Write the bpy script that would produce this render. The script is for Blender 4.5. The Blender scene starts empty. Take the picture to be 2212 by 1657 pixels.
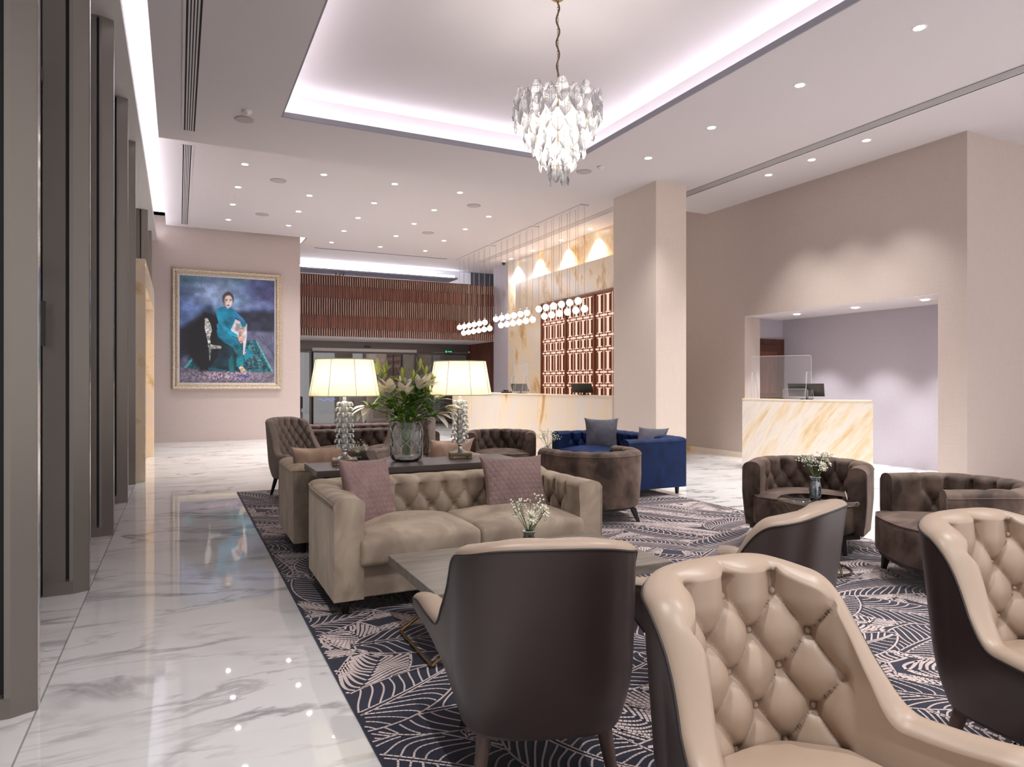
import bpy, bmesh, math, random
import numpy as np
from mathutils import Vector, Matrix, noise as mnoise
random.seed(7)
PI = math.pi
scn = bpy.context.scene
col = scn.collection

# ------------------------------------------------------------------ camera, world, exposure
cam_d = bpy.data.cameras.new('camera')
cam_d.sensor_width = 36.0; cam_d.lens = 24.0; cam_d.clip_start = 0.02; cam_d.clip_end = 200
cam = bpy.data.objects.new('camera', cam_d); col.objects.link(cam)
cam.location = (0, 0, 1.45); cam.rotation_euler = (PI/2, 0, -math.radians(26.0))
scn.camera = cam
w = bpy.data.worlds.new('ambient_fill'); scn.world = w; w.use_nodes = True  # pale ambient fill added to brighten the lobby, not a dark sky
w.node_tree.nodes['Background'].inputs[0].default_value = (0.90, 0.86, 0.86, 1)
w.node_tree.nodes['Background'].inputs[1].default_value = 0.6
vs = scn.view_settings
scn.display_settings.display_device = 'sRGB'
vs.view_transform = 'Standard'; vs.look = 'None'; vs.gamma = 1; vs.use_curve_mapping = False
vs.exposure = 1.56
cy = scn.cycles
cy.max_bounces = 8; cy.diffuse_bounces = 4; cy.glossy_bounces = 4; cy.transmission_bounces = 8
cy.transparent_max_bounces = 10; cy.sample_clamp_indirect = 4.0; cy.caustics_reflective = False
cy.caustics_refractive = False; cy.use_denoising = True; cy.use_adaptive_sampling = True
cy.adaptive_threshold = 0.035; cy.blur_glossy = 0.5

K_LED, K_DOWN, K_SPOT = 5.0, 10.0, 108.0     # cove strips, lens emission, downlight watts

# ------------------------------------------------------------------ helpers: materials
def lin(r, g, b):
    f = lambda c: ((c/255+.055)/1.055)**2.4 if c/255 > .04045 else c/255/12.92
    return (f(r), f(g), f(b), 1)
class M:
    def __init__(s, name, c=(200, 200, 200), rough=.6, metal=0, **kw):
        s.m = bpy.data.materials.new(name); s.m.use_nodes = True
        s.nt = s.m.node_tree; s.b = s.nt.nodes['Principled BSDF']
        s.set('Base Color', lin(*c)); s.set('Roughness', rough); s.set('Metallic', metal)
        for k, v in kw.items(): s.set(k.replace('_', ' '), v)
    def set(s, k, v): s.b.inputs[k].default_value = v
    def n(s, t, **kw):
        x = s.nt.nodes.new(t)
        for k, v in kw.items():
            if k.startswith('i_'):
                x.inputs[k[2:].replace('_', ' ')].default_value = v
            else: setattr(x, k, v)
        return x
    def l(s, a, b): s.nt.links.new(a, b)
    def coord(s, scale=(1, 1, 1), rot=(0, 0, 0), kind='Object', loc=(0, 0, 0)):
        t = s.n('ShaderNodeTexCoord'); mp = s.n('ShaderNodeMapping')
        mp.inputs['Scale'].default_value = scale; mp.inputs['Rotation'].default_value = rot
        mp.inputs['Location'].default_value = loc
        if kind == 'World':
            g = s.n('ShaderNodeNewGeometry'); s.l(g.outputs['Position'], mp.inputs[0])
        else: s.l(t.outputs[kind], mp.inputs[0])
        if any(rot):                      # turn first, then stretch along the turned axes
            mp.inputs['Scale'].default_value = (1, 1, 1); m2 = s.n('ShaderNodeMapping'); m2.inputs['Scale'].default_value = scale
            s.l(mp.outputs[0], m2.inputs[0]); return m2.outputs[0]
        return mp.outputs[0]
    def noise(s, co, scale, detail=4, rough=.5, dist=0):
        x = s.n('ShaderNodeTexNoise'); x.inputs['Scale'].default_value = scale
        x.inputs['Detail'].default_value = detail; x.inputs['Roughness'].default_value = rough
        x.inputs['Distortion'].default_value = dist; s.l(co, x.inputs['Vector']); return x.outputs['Fac']
    def ramp(s, fac, stops):
        r = s.n('ShaderNodeValToRGB'); e = r.color_ramp.elements
        while len(e) < len(stops): e.new(.5)
        for i, (p, c) in enumerate(stops):
            e[i].position = p; e[i].color = c if len(c) == 4 else lin(*c)
        s.l(fac, r.inputs[0]); return r.outputs[0]
    def mix(s, fac, a, b, mode='MIX'):
        x = s.n('ShaderNodeMix', data_type='RGBA', blend_type=mode)
        for sock, v in ((x.inputs[0], fac), (x.inputs[6], a), (x.inputs[7], b)):
            if hasattr(v, 'is_linked') or hasattr(v, 'links'): s.l(v, sock)
            else: sock.default_value = v
        return x.outputs[2]
    def math(s, op, a, b=0.0, c=None):
        x = s.n('ShaderNodeMath', operation=op)
        for i, v in enumerate((a, b) if c is None else (a, b, c)):
            if hasattr(v, 'links'): s.l(v, x.inputs[i])
            else: x.inputs[i].default_value = v
        return x.outputs[0]
    def base(s, c): s.l(c, s.b.inputs['Base Color'])
    def bump(s, h, strength=.3, dist=.01):
        b = s.n('ShaderNodeBump'); b.inputs['Strength'].default_value = strength
        b.inputs['Distance'].default_value = dist; s.l(h, b.inputs['Height'])
        s.l(b.outputs[0], s.b.inputs['Normal'])
MT = {}
def emi(name, c, k):
    m = M(name, (10, 10, 10)); m.set('Emission Color', lin(*c)); m.set('Emission Strength', k); MT[name] = m.m; return m.m
def simple(name, c, rough=.6, metal=0, **kw):
    m = M(name, c, rough, metal, **kw); MT[name] = m.m; return m

simple('ceiling_paint', (208, 201, 203), .9)
simple('cove_paint', (235, 234, 238), .9)
simple('soffit_paint', (205, 200, 198), .7)
simple('grey_paint', (150, 148, 156), .8)
simple('slate_paint', (84, 86, 96), .7)
simple('black', (12, 12, 13), .5)
simple('slot_dark', (16, 13, 13), .8)
simple('white_plastic', (225, 220, 218), .5)
simple('grille_grey', (176, 166, 165), .8)
simple('black_plastic', (24, 24, 26), .35)
simple('bronze', (124, 117, 110), .4, .35)
simple('bronze_dark', (70, 66, 66), .45, .4)
simple('door_frame', (104, 96, 94), .4, .5)
simple('chrome', (200, 196, 190), .15, 1)
simple('brass', (168, 140, 98), .25, 1)
simple('brass_dull', (120, 104, 80), .35, 1)
simple('dark_leg', (34, 27, 26), .4)
simple('walnut_leg', (92, 72, 64), .4)
simple('piping_dark', (36, 28, 27), .5)
simple('stem', (78, 108, 40), .5)
simple('white_petal', (240, 236, 222), .55, Subsurface_Weight=.1)
simple('yellow_core', (190, 170, 70), .6)
simple('lily_petal', (238, 226, 205), .5)
simple('lily_pink', (216, 184, 160), .5)
simple('lily_bud', (176, 178, 90), .5)
simple('asphalt', (50, 47, 49), .4)
simple('outdoor_wall', (96, 86, 83), .8)
simple('outdoor_dark', (28, 28, 36), .7)
simple('beige_stone', (170, 150, 138), .7)
simple('cord_dark', (90, 78, 66), .4, .6)
simple('pendant_wire', (170, 165, 165), .4, .5)
simple('warm_trim', (214, 192, 176), .6)
emi('led', (250, 247, 255), K_LED)
emi('led_hot', (250, 248, 255), K_LED*3)
emi('led_warm', (255, 240, 226), K_LED)
emi('lens', (255, 250, 244), K_DOWN)
emi('lens_dim', (255, 250, 244), 6)
emi('bulb', (255, 250, 240), 12)
_m = M('lit_panel', (244, 214, 198), .6); _m.set('Emission Color', lin(255, 214, 192)); _m.set('Emission Strength', .16); MT['lit_panel'] = _m.m
emi('bulb_soft', (255, 236, 200), 3)
emi('globe_glow', (255, 250, 244), 1.5)
emi('exit_green', (20, 190, 120), 1.1)
emi('sign_blue', (40, 90, 220), .8)
emi('screen_glow', (60, 80, 110), .2)

# glass kinds: thin panes mix transparent and glossy so that light passes
def thin_glass(name, tint=(1, 1, 1), refl=.12, rough=0.0, body=0.0, bodyc=(1, 1, 1), ior=1.5):
    m = bpy.data.materials.new(name); m.use_nodes = True; nt = m.node_tree; nt.nodes.clear()
    o = nt.nodes.new('ShaderNodeOutputMaterial'); t = nt.nodes.new('ShaderNodeBsdfTransparent'); t.inputs[0].default_value = (*tint, 1)
    g = nt.nodes.new('ShaderNodeBsdfGlossy'); g.inputs['Roughness'].default_value = rough
    fr = nt.nodes.new('ShaderNodeFresnel'); fr.inputs[0].default_value = ior
    ma = nt.nodes.new('ShaderNodeMath'); ma.operation = 'ADD'; ma.use_clamp = True; ma.inputs[1].default_value = refl - .04
    mx = nt.nodes.new('ShaderNodeMixShader'); nt.links.new(fr.outputs[0], ma.inputs[0]); nt.links.new(ma.outputs[0], mx.inputs[0])
    if body > 0:
        d = nt.nodes.new('ShaderNodeBsdfTranslucent'); d.inputs[0].default_value = (*bodyc, 1)
        d2 = nt.nodes.new('ShaderNodeBsdfDiffuse'); d2.inputs[0].default_value = (*bodyc, 1)
        a0 = nt.nodes.new('ShaderNodeMixShader'); a0.inputs[0].default_value = .5
        nt.links.new(d.outputs[0], a0.inputs[1]); nt.links.new(d2.outputs[0], a0.inputs[2])
        b0 = nt.nodes.new('ShaderNodeMixShader'); b0.inputs[0].default_value = body
        nt.links.new(t.outputs[0], b0.inputs[1]); nt.links.new(a0.outputs[0], b0.inputs[2]); src = b0.outputs[0]
    else: src = t.outputs[0]
    nt.links.new(src, mx.inputs[1]); nt.links.new(g.outputs[0], mx.inputs[2]); nt.links.new(mx.outputs[0], o.inputs[0])
    MT[name] = m; return m
thin_glass('window_glass', (.55, .57, .6), .5)
thin_glass('door_glass', (.72, .72, .74), .14)
thin_glass('acrylic', (.97, .97, .98), .04, 0, .07, (1, 1, 1), 1.06)
thin_glass('acrylic_edge', (.9, .9, .92), .15, .2, .75)
thin_glass('vase_glass', (.985, .99, .99), .06, 0, .07, (1, 1, 1), 1.2)
thin_glass('cut_glass', (.98, .98, .98), .2, .1, .8, (1, 1, 1), 1.2)
thin_glass('water', (.88, .92, .92), .05)
thin_glass('crystal', (.98, .98, .96), .25, .12, .8, (1, 1, .97), 1.3)
thin_glass('leaf_glass', (.98, .97, .98), .12, .2, .4, (1, .98, .99))
thin_glass('leaf_rib', (.95, .93, .94), .3, .1, .8, (.98, .96, .97))
thin_glass('smoke_glass', (.25, .27, .3), .25)
thin_glass('blue_glass', (.45, .55, .62), .25, .05, .25, (.3, .4, .5))
thin_glass('table_glass', (.16, .15, .16), .25)

# marble floor
def marble_floor():
    m = M('floor_marble', (226, 224, 223), .03); m.set('IOR', 1.5)
    g = m.coord(kind='World')
    sep = m.n('ShaderNodeSeparateXYZ'); m.l(g, sep.inputs[0])
    side = m.math('LESS_THAN', sep.outputs[0], -.568)
    # border strip: slabs laid the other way
    vm = m.n('ShaderNodeVectorMath', operation='SCALE'); m.l(side, vm.inputs['Scale']); vm.inputs[0].default_value = (7.3, 3.1, 0)
    ad = m.n('ShaderNodeVectorMath', operation='ADD'); m.l(g, ad.inputs[0]); m.l(vm.outputs[0], ad.inputs[1])
    def layer(scale, rot, loc, k, lo, detail, dist, mscale):
        mp = m.n('ShaderNodeMapping'); mp.inputs['Scale'].default_value = scale; mp.inputs['Rotation'].default_value = (0, 0, rot)
        mp.inputs['Location'].default_value = loc; m.l(ad.outputs[0], mp.inputs[0])
        n = m.noise(mp.outputs[0], 1.0, detail, .55, dist)
        a = m.math('ABSOLUTE', m.math('SUBTRACT', n, .5))
        v = m.math('SUBTRACT', 1.0, m.math('MULTIPLY', a, k)); v = m.math('MAXIMUM', v, 0.0)
        mk = m.noise(ad.outputs[0], mscale, 3, .6)
        q = m.math('MULTIPLY', m.math('MAXIMUM', m.math('SUBTRACT', mk, lo), 0.0), 4.0)
        q = m.math('MINIMUM', q, 1.0)
        return m.math('MULTIPLY', v, q)
    v1 = layer((.55, 1.5, 1), .38, (0, 0, 0), 34, .40, 7, .55, .9)
    v2 = layer((.8, 2.6, 1), .30, (4, 2, 0), 42, .44, 6, .4, 1.6)
    v3 = layer((.45, 1.2, 1), .42, (9, 5, 0), 9, .47, 8, .8, .7)
    t = m.math('ADD', m.math('MULTIPLY', v1, .85), m.math('MULTIPLY', v2, .5))
    t = m.math('MINIMUM', m.math('ADD', t, m.math('MULTIPLY', v3, .28)), 1.0)
    cl = m.ramp(t, [(0, (229, 227, 226)), (.35, (196, 193, 193)), (1, (134, 131, 134))])
    # slab joints: long joint at the fins and cross joints
    jx = m.math('LESS_THAN', m.math('ABSOLUTE', m.math('ADD', sep.outputs[0], .568)), .004)
    wv = m.math('ABSOLUTE', m.math('SUBTRACT', m.math('FRACT', m.math('MULTIPLY', sep.outputs[1], 1/1.97)), .5))
    jy = m.math('MULTIPLY', m.math('GREATER_THAN', wv, .499), .25)
    j = m.math('MINIMUM', m.math('ADD', m.math('MULTIPLY', jx, .7), jy), 1.0)
    m.base(m.mix(j, cl, lin(120, 118, 118)))
    MT['floor_marble'] = m.m
marble_floor()
def gold_marble(name, rot, stretch, base=(238, 226, 210), gold=(206, 166, 112), amt=1.0, kind='Object', wide=.52):
    m = M(name, base, .28 if name == 'wall_marble' else .12)
    co = m.coord(stretch, rot, kind)
    a = m.noise(co, 1.3, 8, .62, .35); b = m.noise(co, 4.2, 6, .6, .6)
    m2 = m.coord((.6, .6, .6), rot, kind, (3, 1, 2)); c = m.noise(m2, 1.0, 2, .5, 0)
    t = m.math('ADD', m.math('MULTIPLY', a, .7), m.math('MULTIPLY', b, .3))
    t = m.math('ADD', t, m.math('MULTIPLY', m.math('SUBTRACT', c, .5), .5*amt))
    m.base(m.ramp(t, [(.30, (220, 208, 200)), (.46, base), (wide, (234, 212, 180)), (.64, gold), (.72, (196, 150, 98)), (.85, base)]))
    MT[name] = m.m
gold_marble('desk_marble', (-.60, 0, 0), (1.0, 5.0, .8), (236, 226, 214), (220, 190, 144), amt=.35, wide=.56)
gold_marble('reception_marble', (-.18, 0, 0), (1.0, 2.0, .3), (226, 213, 201), (206, 160, 104), amt=.6, wide=.58)
gold_marble('wall_marble', (.3, 0, 0), (1.0, 1.5, .8), (224, 211, 197), (204, 168, 118), amt=.9, wide=.55)
gold_marble('portal_marble', (.55, .5, 0), (1.6, 1.6, .8), (228, 208, 186), (204, 170, 124), amt=.5, wide=.54)

def wallpaper(name, a, b):
    m = M(name, a, .75)
    x = m.noise(m.coord((60, 60, 2.2), kind='World'), 3, 3, .6); y = m.noise(m.coord((2, 2, 90), kind='World'), 3, 3, .6)
    t = m.math('MULTIPLY', m.math('ADD', x, y), .5)
    m.base(m.ramp(t, [(.3, a), (.7, b)])); m.bump(t, .12, .004); MT[name] = m.m
wallpaper('wallpaper_taupe', (181, 164, 156), (194, 180, 171))
wallpaper('wallpaper_rose', (186, 170, 165), (200, 184, 178))
wallpaper('wallpaper_cream', (210, 194, 182), (222, 207, 195))
wallpaper('wallpaper_cool_tint', (174, 167, 177), (188, 181, 191))  # lilac tone puts the alcove's cooler light into the paper colour

def velvet(name, a, b, sheen=.5, sc=5.0, rough=.65):
    m = M(name, a, rough); m.set('Sheen Weight', sheen); m.set('Sheen Roughness', .35)
    m.set('Sheen Tint', lin(*[min(255, int(c*1.25+25)) for c in b]))
    m.set('Specular IOR Level', .25)
    t = m.noise(m.coord((1, 1, .8)), sc, 3, .55, .5)
    m.base(m.ramp(t, [(.34, a), (.66, b)]))
    t2 = m.noise(m.coord(), 180, 2); m.bump(t2, .08, .002); MT[name] = m.m
velvet('velvet_beige', (142, 125, 111), (186, 170, 151), .6, 4.0)
velvet('velvet_brown', (62, 50, 44), (120, 101, 90), .6, 5)
velvet('velvet_rose_brown', (92, 74, 70), (128, 106, 100), .5)
velvet('velvet_blue', (8, 26, 62), (14, 42, 90), .3)
velvet('velvet_pink', (134, 110, 108), (156, 130, 126), .45, 8)
velvet('velvet_grey', (78, 76, 86), (104, 102, 112), .4, 8)
velvet('velvet_peach', (160, 132, 120), (192, 166, 150), .4, 8)
velvet('fabric_taupe', (146, 131, 121), (160, 145, 135), .2, 6)
def leather(name, a, b, rough=.42):
    m = M(name, a, rough); t = m.noise(m.coord(), 3, 3); m.base(m.ramp(t, [(.3, a), (.7, b)]))
    v = m.n('ShaderNodeTexVoronoi'); v.inputs['Scale'].default_value = 260; m.l(m.coord(), v.inputs['Vector'])
    m.bump(v.outputs['Distance'], .05, .002); MT[name] = m.m
leather('leather_taupe', (160, 139, 122), (168, 148, 131), .40)
leather('leather_dark', (60, 48, 46), (66, 53, 50), .38)

def wood(name, a, b, sc=(1.2, 14, 14), rough=.35, k=2.0):
    m = M(name, a, rough); t = m.noise(m.coord(sc), k, 8, .65, .4)
    m.base(m.ramp(t, [(.3, a), (.7, b)])); m.bump(t, .15, .003); MT[name] = m.m
wood('wood_grey', (104, 96, 90), (148, 139, 129), (1.2, 12, 8), .3, 3)
wood('wood_console', (70, 62, 60), (92, 82, 78), (1.6, 16, 10), .3)
wood('wood_slat', (150, 114, 102), (184, 146, 132), (6, 6, .8), .4)
wood('wood_band', (84, 46, 36), (124, 74, 58), (5.5, 1, .5), .4)
wood('wood_back', (42, 25, 21), (58, 36, 30), (4, 4, .5), .5)
wood('wood_fret', (112, 66, 48), (150, 92, 66), (4, 4, .8), .4)
wood('wood_door', (66, 38, 30), (96, 58, 46), (10, 10, 1.2), .35)
def frame_mat():
    m = M('gilt_frame', (196, 176, 150), .4, .35)
    t = m.noise(m.coord((1, 1, 1)), 26, 6, .7); m.base(m.ramp(t, [(.35, (166, 146, 122)), (.6, (214, 200, 180)), (.75, (190, 160, 120))]))
    m.bump(t, .5, .01); MT['gilt_frame'] = m.m
frame_mat()
def shade_mat():
    m = bpy.data.materials.new('lamp_fabric'); m.use_nodes = True; nt = m.node_tree; nt.nodes.clear()
    o = nt.nodes.new('ShaderNodeOutputMaterial'); t = nt.nodes.new('ShaderNodeBsdfTranslucent'); t.inputs[0].default_value = (.60, .565, .44, 1)
    d = nt.nodes.new('ShaderNodeBsdfDiffuse'); d.inputs[0].default_value = (.86, .82, .66, 1)
    mx = nt.nodes.new('ShaderNodeMixShader'); mx.inputs[0].default_value = .35
    nt.links.new(t.outputs[0], mx.inputs[1]); nt.links.new(d.outputs[0], mx.inputs[2]); nt.links.new(mx.outputs[0], o.inputs[0]); MT['lamp_fabric'] = m
shade_mat()
def leafmat(name, a, b):
    m = M(name, a, .35); t = m.noise(m.coord(), 14, 2); m.base(m.ramp(t, [(.35, a), (.65, b)])); MT[name] = m.m
leafmat('leaf_green', (62, 104, 30), (116, 156, 56)); leafmat('leaf_light', (146, 168, 62), (182, 192, 96))
simple('rug_navy', (24, 27, 50), .95, Sheen_Weight=.2)
simple('rug_cream', (222, 204, 200), .95)
MT['painted'] = (lambda m: (m.l(m.n('ShaderNodeVertexColor', layer_name='Col').outputs[0], m.b.inputs['Base Color']), m.m)[1])(M('painted_canvas', (100, 100, 100), .35))

# ------------------------------------------------------------------ helpers: objects
def tag(o, label=None, cat=None, group=None, kind=None):
    if label: o['label'] = label
    if cat: o['category'] = cat
    if group: o['group'] = group
    if kind: o['kind'] = kind
    return o
def empty(name, loc=(0, 0, 0), rz=0, label=None, cat=None, group=None):
    o = bpy.data.objects.new(name, None); col.objects.link(o); o.location = loc; o.rotation_euler = (0, 0, rz)
    o.empty_display_size = .1
    return tag(o, label, cat, group)
class MB:
    def __init__(s): s.v = []; s.f = []; s.mi = []; s.sm = []; s.cur = 0; s.smooth = False
    def add(s, vs, fs, smooth=None, mat=None):
        b = len(s.v); s.v.extend([tuple(map(float, p)) for p in vs])
        for f in fs: s.f.append(tuple(i+b for i in f)); s.mi.append(s.cur if mat is None else mat); s.sm.append(s.smooth if smooth is None else smooth)
        return s
    def box(s, x0, x1, y0, y1, z0, z1, mat=None):
        v = [(x, y, z) for z in (z0, z1) for y in (y0, y1) for x in (x0, x1)]
        return s.add(v, [(0, 2, 3, 1), (4, 5, 7, 6), (0, 1, 5, 4), (2, 6, 7, 3), (0, 4, 6, 2), (1, 3, 7, 5)], False, mat)
    def prism(s, pts, z0, z1, mat=None, smooth=False):
        n = len(pts); v = [(p[0], p[1], z0) for p in pts]+[(p[0], p[1], z1) for p in pts]
        s.add(v, [(i, (i+1) % n, n+(i+1) % n, n+i) for i in range(n)], smooth, mat)
        s.add(v, [tuple(range(n-1, -1, -1)), tuple(range(n, 2*n))], False, mat); return s
    def lathe(s, prof, n=24, c=(0, 0, 0), mat=None, smooth=True, fn=None):
        v = []; f = []
        for r, z in prof:
            for k in range(n):
                a = 2*PI*k/n; rr = r if fn is None else r*fn(a, z)
                v.append((c[0]+rr*math.cos(a), c[1]+rr*math.sin(a), c[2]+z))
        m = len(prof)
        for i in range(m-1):
            for k in range(n): f.append((i*n+k, i*n+(k+1) % n, (i+1)*n+(k+1) % n, (i+1)*n+k))
        return s.add(v, f, smooth, mat)
    def disc(s, r, z, n=24, c=(0, 0), up=True, mat=None):
        v = [(c[0]+r*math.cos(2*PI*k/n), c[1]+r*math.sin(2*PI*k/n), z) for k in range(n)]
        return s.add(v, [tuple(range(n)) if up else tuple(range(n-1, -1, -1))], False, mat)
    def tube(s, pts, r, n=8, mat=None, closed=False, cap=True):
        P = [Vector(p) for p in pts]; N = len(P); v = []; f = []
        rr = r if hasattr(r, '__len__') else [r]*N
        up = Vector((0, 0, 1)); prev = None
        for i in range(N):
            if closed: t = P[(i+1) % N]-P[i-1]
            else: t = P[min(i+1, N-1)]-P[max(i-1, 0)]
            if t.length < 1e-9: t = Vector((0, 0, 1))
            t.normalize()
            if prev is None:
                a = up.cross(t)
                if a.length < 1e-3: a = Vector((1, 0, 0)).cross(t)
            else: a = prev-t*prev.dot(t)
            a.normalize(); prev = a; b = t.cross(a)
            for k in range(n):
                q = P[i]+(a*math.cos(2*PI*k/n)+b*math.sin(2*PI*k/n))*rr[i]; v.append(q)
        M_ = N if closed else N-1
        for i in range(M_):
            j = (i+1) % N
            for k in range(n): f.append((i*n+k, i*n+(k+1) % n, j*n+(k+1) % n, j*n+k))
        s.add(v, f, True, mat)
        if cap and not closed: s.add(v, [tuple(range(n-1, -1, -1)), tuple(range((N-1)*n, N*n))], False, mat)
        return s
    def sphere(s, c, r, n=12, m=8, mat=None, sc=(1, 1, 1)):
        v = [(c[0], c[1], c[2]-r*sc[2])]; f = []
        for i in range(1, m):
            a = -PI/2+PI*i/m
            for k in range(n):
                b = 2*PI*k/n; v.append((c[0]+r*sc[0]*math.cos(a)*math.cos(b), c[1]+r*sc[1]*math.cos(a)*math.sin(b), c[2]+r*sc[2]*math.sin(a)))
        v.append((c[0], c[1], c[2]+r*sc[2])); L = len(v)-1
        for k in range(n):
            f.append((0, 1+(k+1) % n, 1+k)); f.append((L, L-n+k, L-n+(k+1) % n))
        for i in range(m-2):
            for k in range(n): f.append((1+i*n+k, 1+i*n+(k+1) % n, 1+(i+1)*n+(k+1) % n, 1+(i+1)*n+k))
        return s.add(v, f, True, mat)
    def grid(s, A, smooth=True, mat=None, wrap=False, flip=False):
        n, m = len(A), len(A[0]); v = [p for r in A for p in r]; f = []
        for i in range(n-1):
            for j in range(m if wrap else m-1):
                q = (i*m+j, i*m+(j+1) % m, (i+1)*m+(j+1) % m, (i+1)*m+j); f.append(q[::-1] if flip else q)
        return s.add(v, f, smooth, mat)
    def build(s, name, mats, parent=None, loc=None, bevel=0, rz=0):
        me = bpy.data.meshes.new(name); me.from_pydata(s.v, [], s.f)
        if not isinstance(mats, (list, tuple)): mats = [mats]
        for x in mats: me.materials.append(MT[x] if isinstance(x, str) else x)
        me.polygons.foreach_set('material_index', s.mi); me.polygons.foreach_set('use_smooth', s.sm); me.update()
        o = bpy.data.objects.new(name, me); col.objects.link(o)
        if parent is not None: o.parent = parent
        if loc is not None: o.location = loc
        if rz: o.rotation_euler = (0, 0, rz)
        if bevel:
            b = o.modifiers.new('bevel', 'BEVEL'); b.width = bevel; b.segments = 3; b.limit_method = 'ANGLE'; b.angle_limit = .7
            b.harden_normals = False
        return o
def box(name, x0, x1, y0, y1, z0, z1, mat, parent=None, bevel=0): return MB().box(x0, x1, y0, y1, z0, z1).build(name, mat, parent, bevel=bevel)
def struct(o): o['kind'] = 'structure'; return o
def sbox(name, *a): return struct(box(name, *a))
def kids(o): return [c for c in bpy.data.objects if c.parent == o]
def copy_tree(o, parent=None, label=None, loc=None, rz=None, ch=None):
    c = o.copy(); col.objects.link(c)
    if parent is not None: c.parent = parent
    if label: c['label'] = label
    if loc is not None: c.location = loc
    if rz is not None: c.rotation_euler = (0, 0, rz)
    for k in kids(o):
        copy_tree(k, c)
    return c
def spot(name, loc, power, size=100, blend=.8, parent=None, c=(1, .985, .97), r=.04, tgt=None):
    d = bpy.data.lights.new(name, 'SPOT'); d.energy = power; d.spot_size = math.radians(size); d.spot_blend = blend
    d.shadow_soft_size = r; d.color = c
    o = bpy.data.objects.new(name, d); col.objects.link(o); o.location = loc
    if parent is not None: o.parent = parent
    if tgt is not None: o.rotation_euler = (Vector(tgt)-Vector(loc)).to_track_quat('-Z', 'Y').to_euler()
    return o
def point(name, loc, power, r=.04, parent=None, c=(1, .95, .88)):
    d = bpy.data.lights.new(name, 'POINT'); d.energy = power; d.shadow_soft_size = r; d.color = c
    o = bpy.data.objects.new(name, d); col.objects.link(o); o.location = loc
    if parent is not None: o.parent = parent
    return o

# ------------------------------------------------------------------ room shell
ZN, ZF = 5.0, 5.3          # near and far ceiling heights
sbox('floor', -1.3, 20, -4.2, 23.3, -.1, 0, 'floor_marble')
# near ceiling with the rectangular tray
m = MB(); TX0, TX1, TY0, TY1 = 1.22, 5.68, 2.6, 9.53
for a in ((-.264, TX0, -4.2, 11.08), (TX1, 8.44, -4.2, 11.08), (TX0, TX1, -4.2, TY0), (TX0, TX1, TY1, 11.08), (8.67, 20, -4.2, 11.08)):
    m.box(a[0], a[1], a[2], a[3], ZN, ZN+.06)
m.box(8.44, 8.67, -4.2, 11.08, ZN+.05, ZN+.12)
m.box(-.264, 9.94, 11.0, 11.08, ZN+.06, ZF+.2)
struct(m.build('ceiling', 'ceiling_paint'))
struct(MB().box(TX0-.32, TX1+.32, TY0-.32, TY1+.32, 5.44, 5.5).box(TX0-.36, TX0-.30, TY0-.32, TY1+.32, ZN+.06, 5.5)
       .box(TX1+.30, TX1+.36, TY0-.32, TY1+.32, ZN+.06, 5.5).box(TX0-.32, TX1+.32, TY1+.3, TY1+.36, ZN+.06, 5.5)
       .box(TX0-.32, TX1+.32, TY0-.36, TY0-.3, ZN+.06, 5.5).build('ceiling_tray', 'ceiling_paint'))
m = MB(); m.box(TX0-.0, TX0+.02, TY0, TY1, ZN-.0, ZN+.075); m.box(TX1-.02, TX1, TY0, TY1, ZN, ZN+.075); m.box(TX0, TX1, TY1-.02, TY1, ZN, ZN+.075); m.box(TX0, TX1, TY0, TY0+.02, ZN, ZN+.075)
struct(m.build('trim_1', 'grey_paint'))
# far ceiling
m = MB(); m.box(-.284, 8.5, 11.08, 18.58, ZF, ZF+.06); m.box(3.05, 8.5, 18.58, 21.95, ZF, ZF+.06)
m.box(8.7, 9.95, 11.08, 19.95, ZF, ZF+.06); m.box(8.5, 8.7, 11.08, 19.95, ZF+.05, ZF+.1); m.box(8.5, 12, 19.95, 21.95, ZF, ZF+.06)
struct(m.build('ceiling_far', 'ceiling_paint'))
# cove above the window soffit and along the picture wall
m = MB(); m.box(-.9, -.2, -4.2, 18.9, 5.56, 5.62); m.box(-.60, -.55, -4.2, 18.7, 5.02, 5.6); m.box(-.264, -.22, -4.2, 11.08, 5.06, 5.6); m.box(-.284, -.24, 11.08, 18.58, 5.36, 5.6)
m.box(-.6, 3.2, 18.4, 18.9, 5.56, 5.62); m.box(-.28, 3.05, 18.5, 18.58, 5.36, 5.6); m.box(3.05, 3.12, 18.5, 18.9, 5.36, 5.6)
struct(m.build('trim_2', 'cove_paint'))
struct(MB().box(-1.0, -.48, -4.2, 18.76, 4.93, 5.02).build('trim_3', 'soffit_paint'))
# picture wall
struct(MB().box(-1.3, 2.89, 18.76, 19.0, 0, 5.6).box(2.69, 2.89, 19.0, 23.4, 0, 5.6).build('wall_back', 'wallpaper_rose'))
# right wall with the alcove opening
m = MB(); m.box(9.94, 10.34, 10.0, 12.5, 0, 5.36); m.box(9.94, 10.34, 6.22, 10.0, 2.765, 5.06); m.box(9.94, 10.34, 5.81, 6.22, 0, 5.06); m.box(10.34, 20, 5.81, 6.0, 0, 5.06)
struct(m.build('wall_right', 'wallpaper_taupe'))
struct(MB().box(11.3, 11.4, 5.95, 10.5, 0, 3).box(10.34, 11.3, 10.3, 10.4, 0, 3).build('wall_alcove', 'wallpaper_cool_tint'))
sbox('ceiling_alcove', 10.34, 11.35, 5.9, 10.3, 2.765, 2.85, 'ceiling_paint')
sbox('ceiling_alcove_edge', 9.942, 10.34, 6.22, 10.0, 2.755, 2.767, 'ceiling_paint')
sbox('baseboard_right', 9.915, 9.945, 10.0, 12.5, 0, .1, 'wall_marble')
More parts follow.
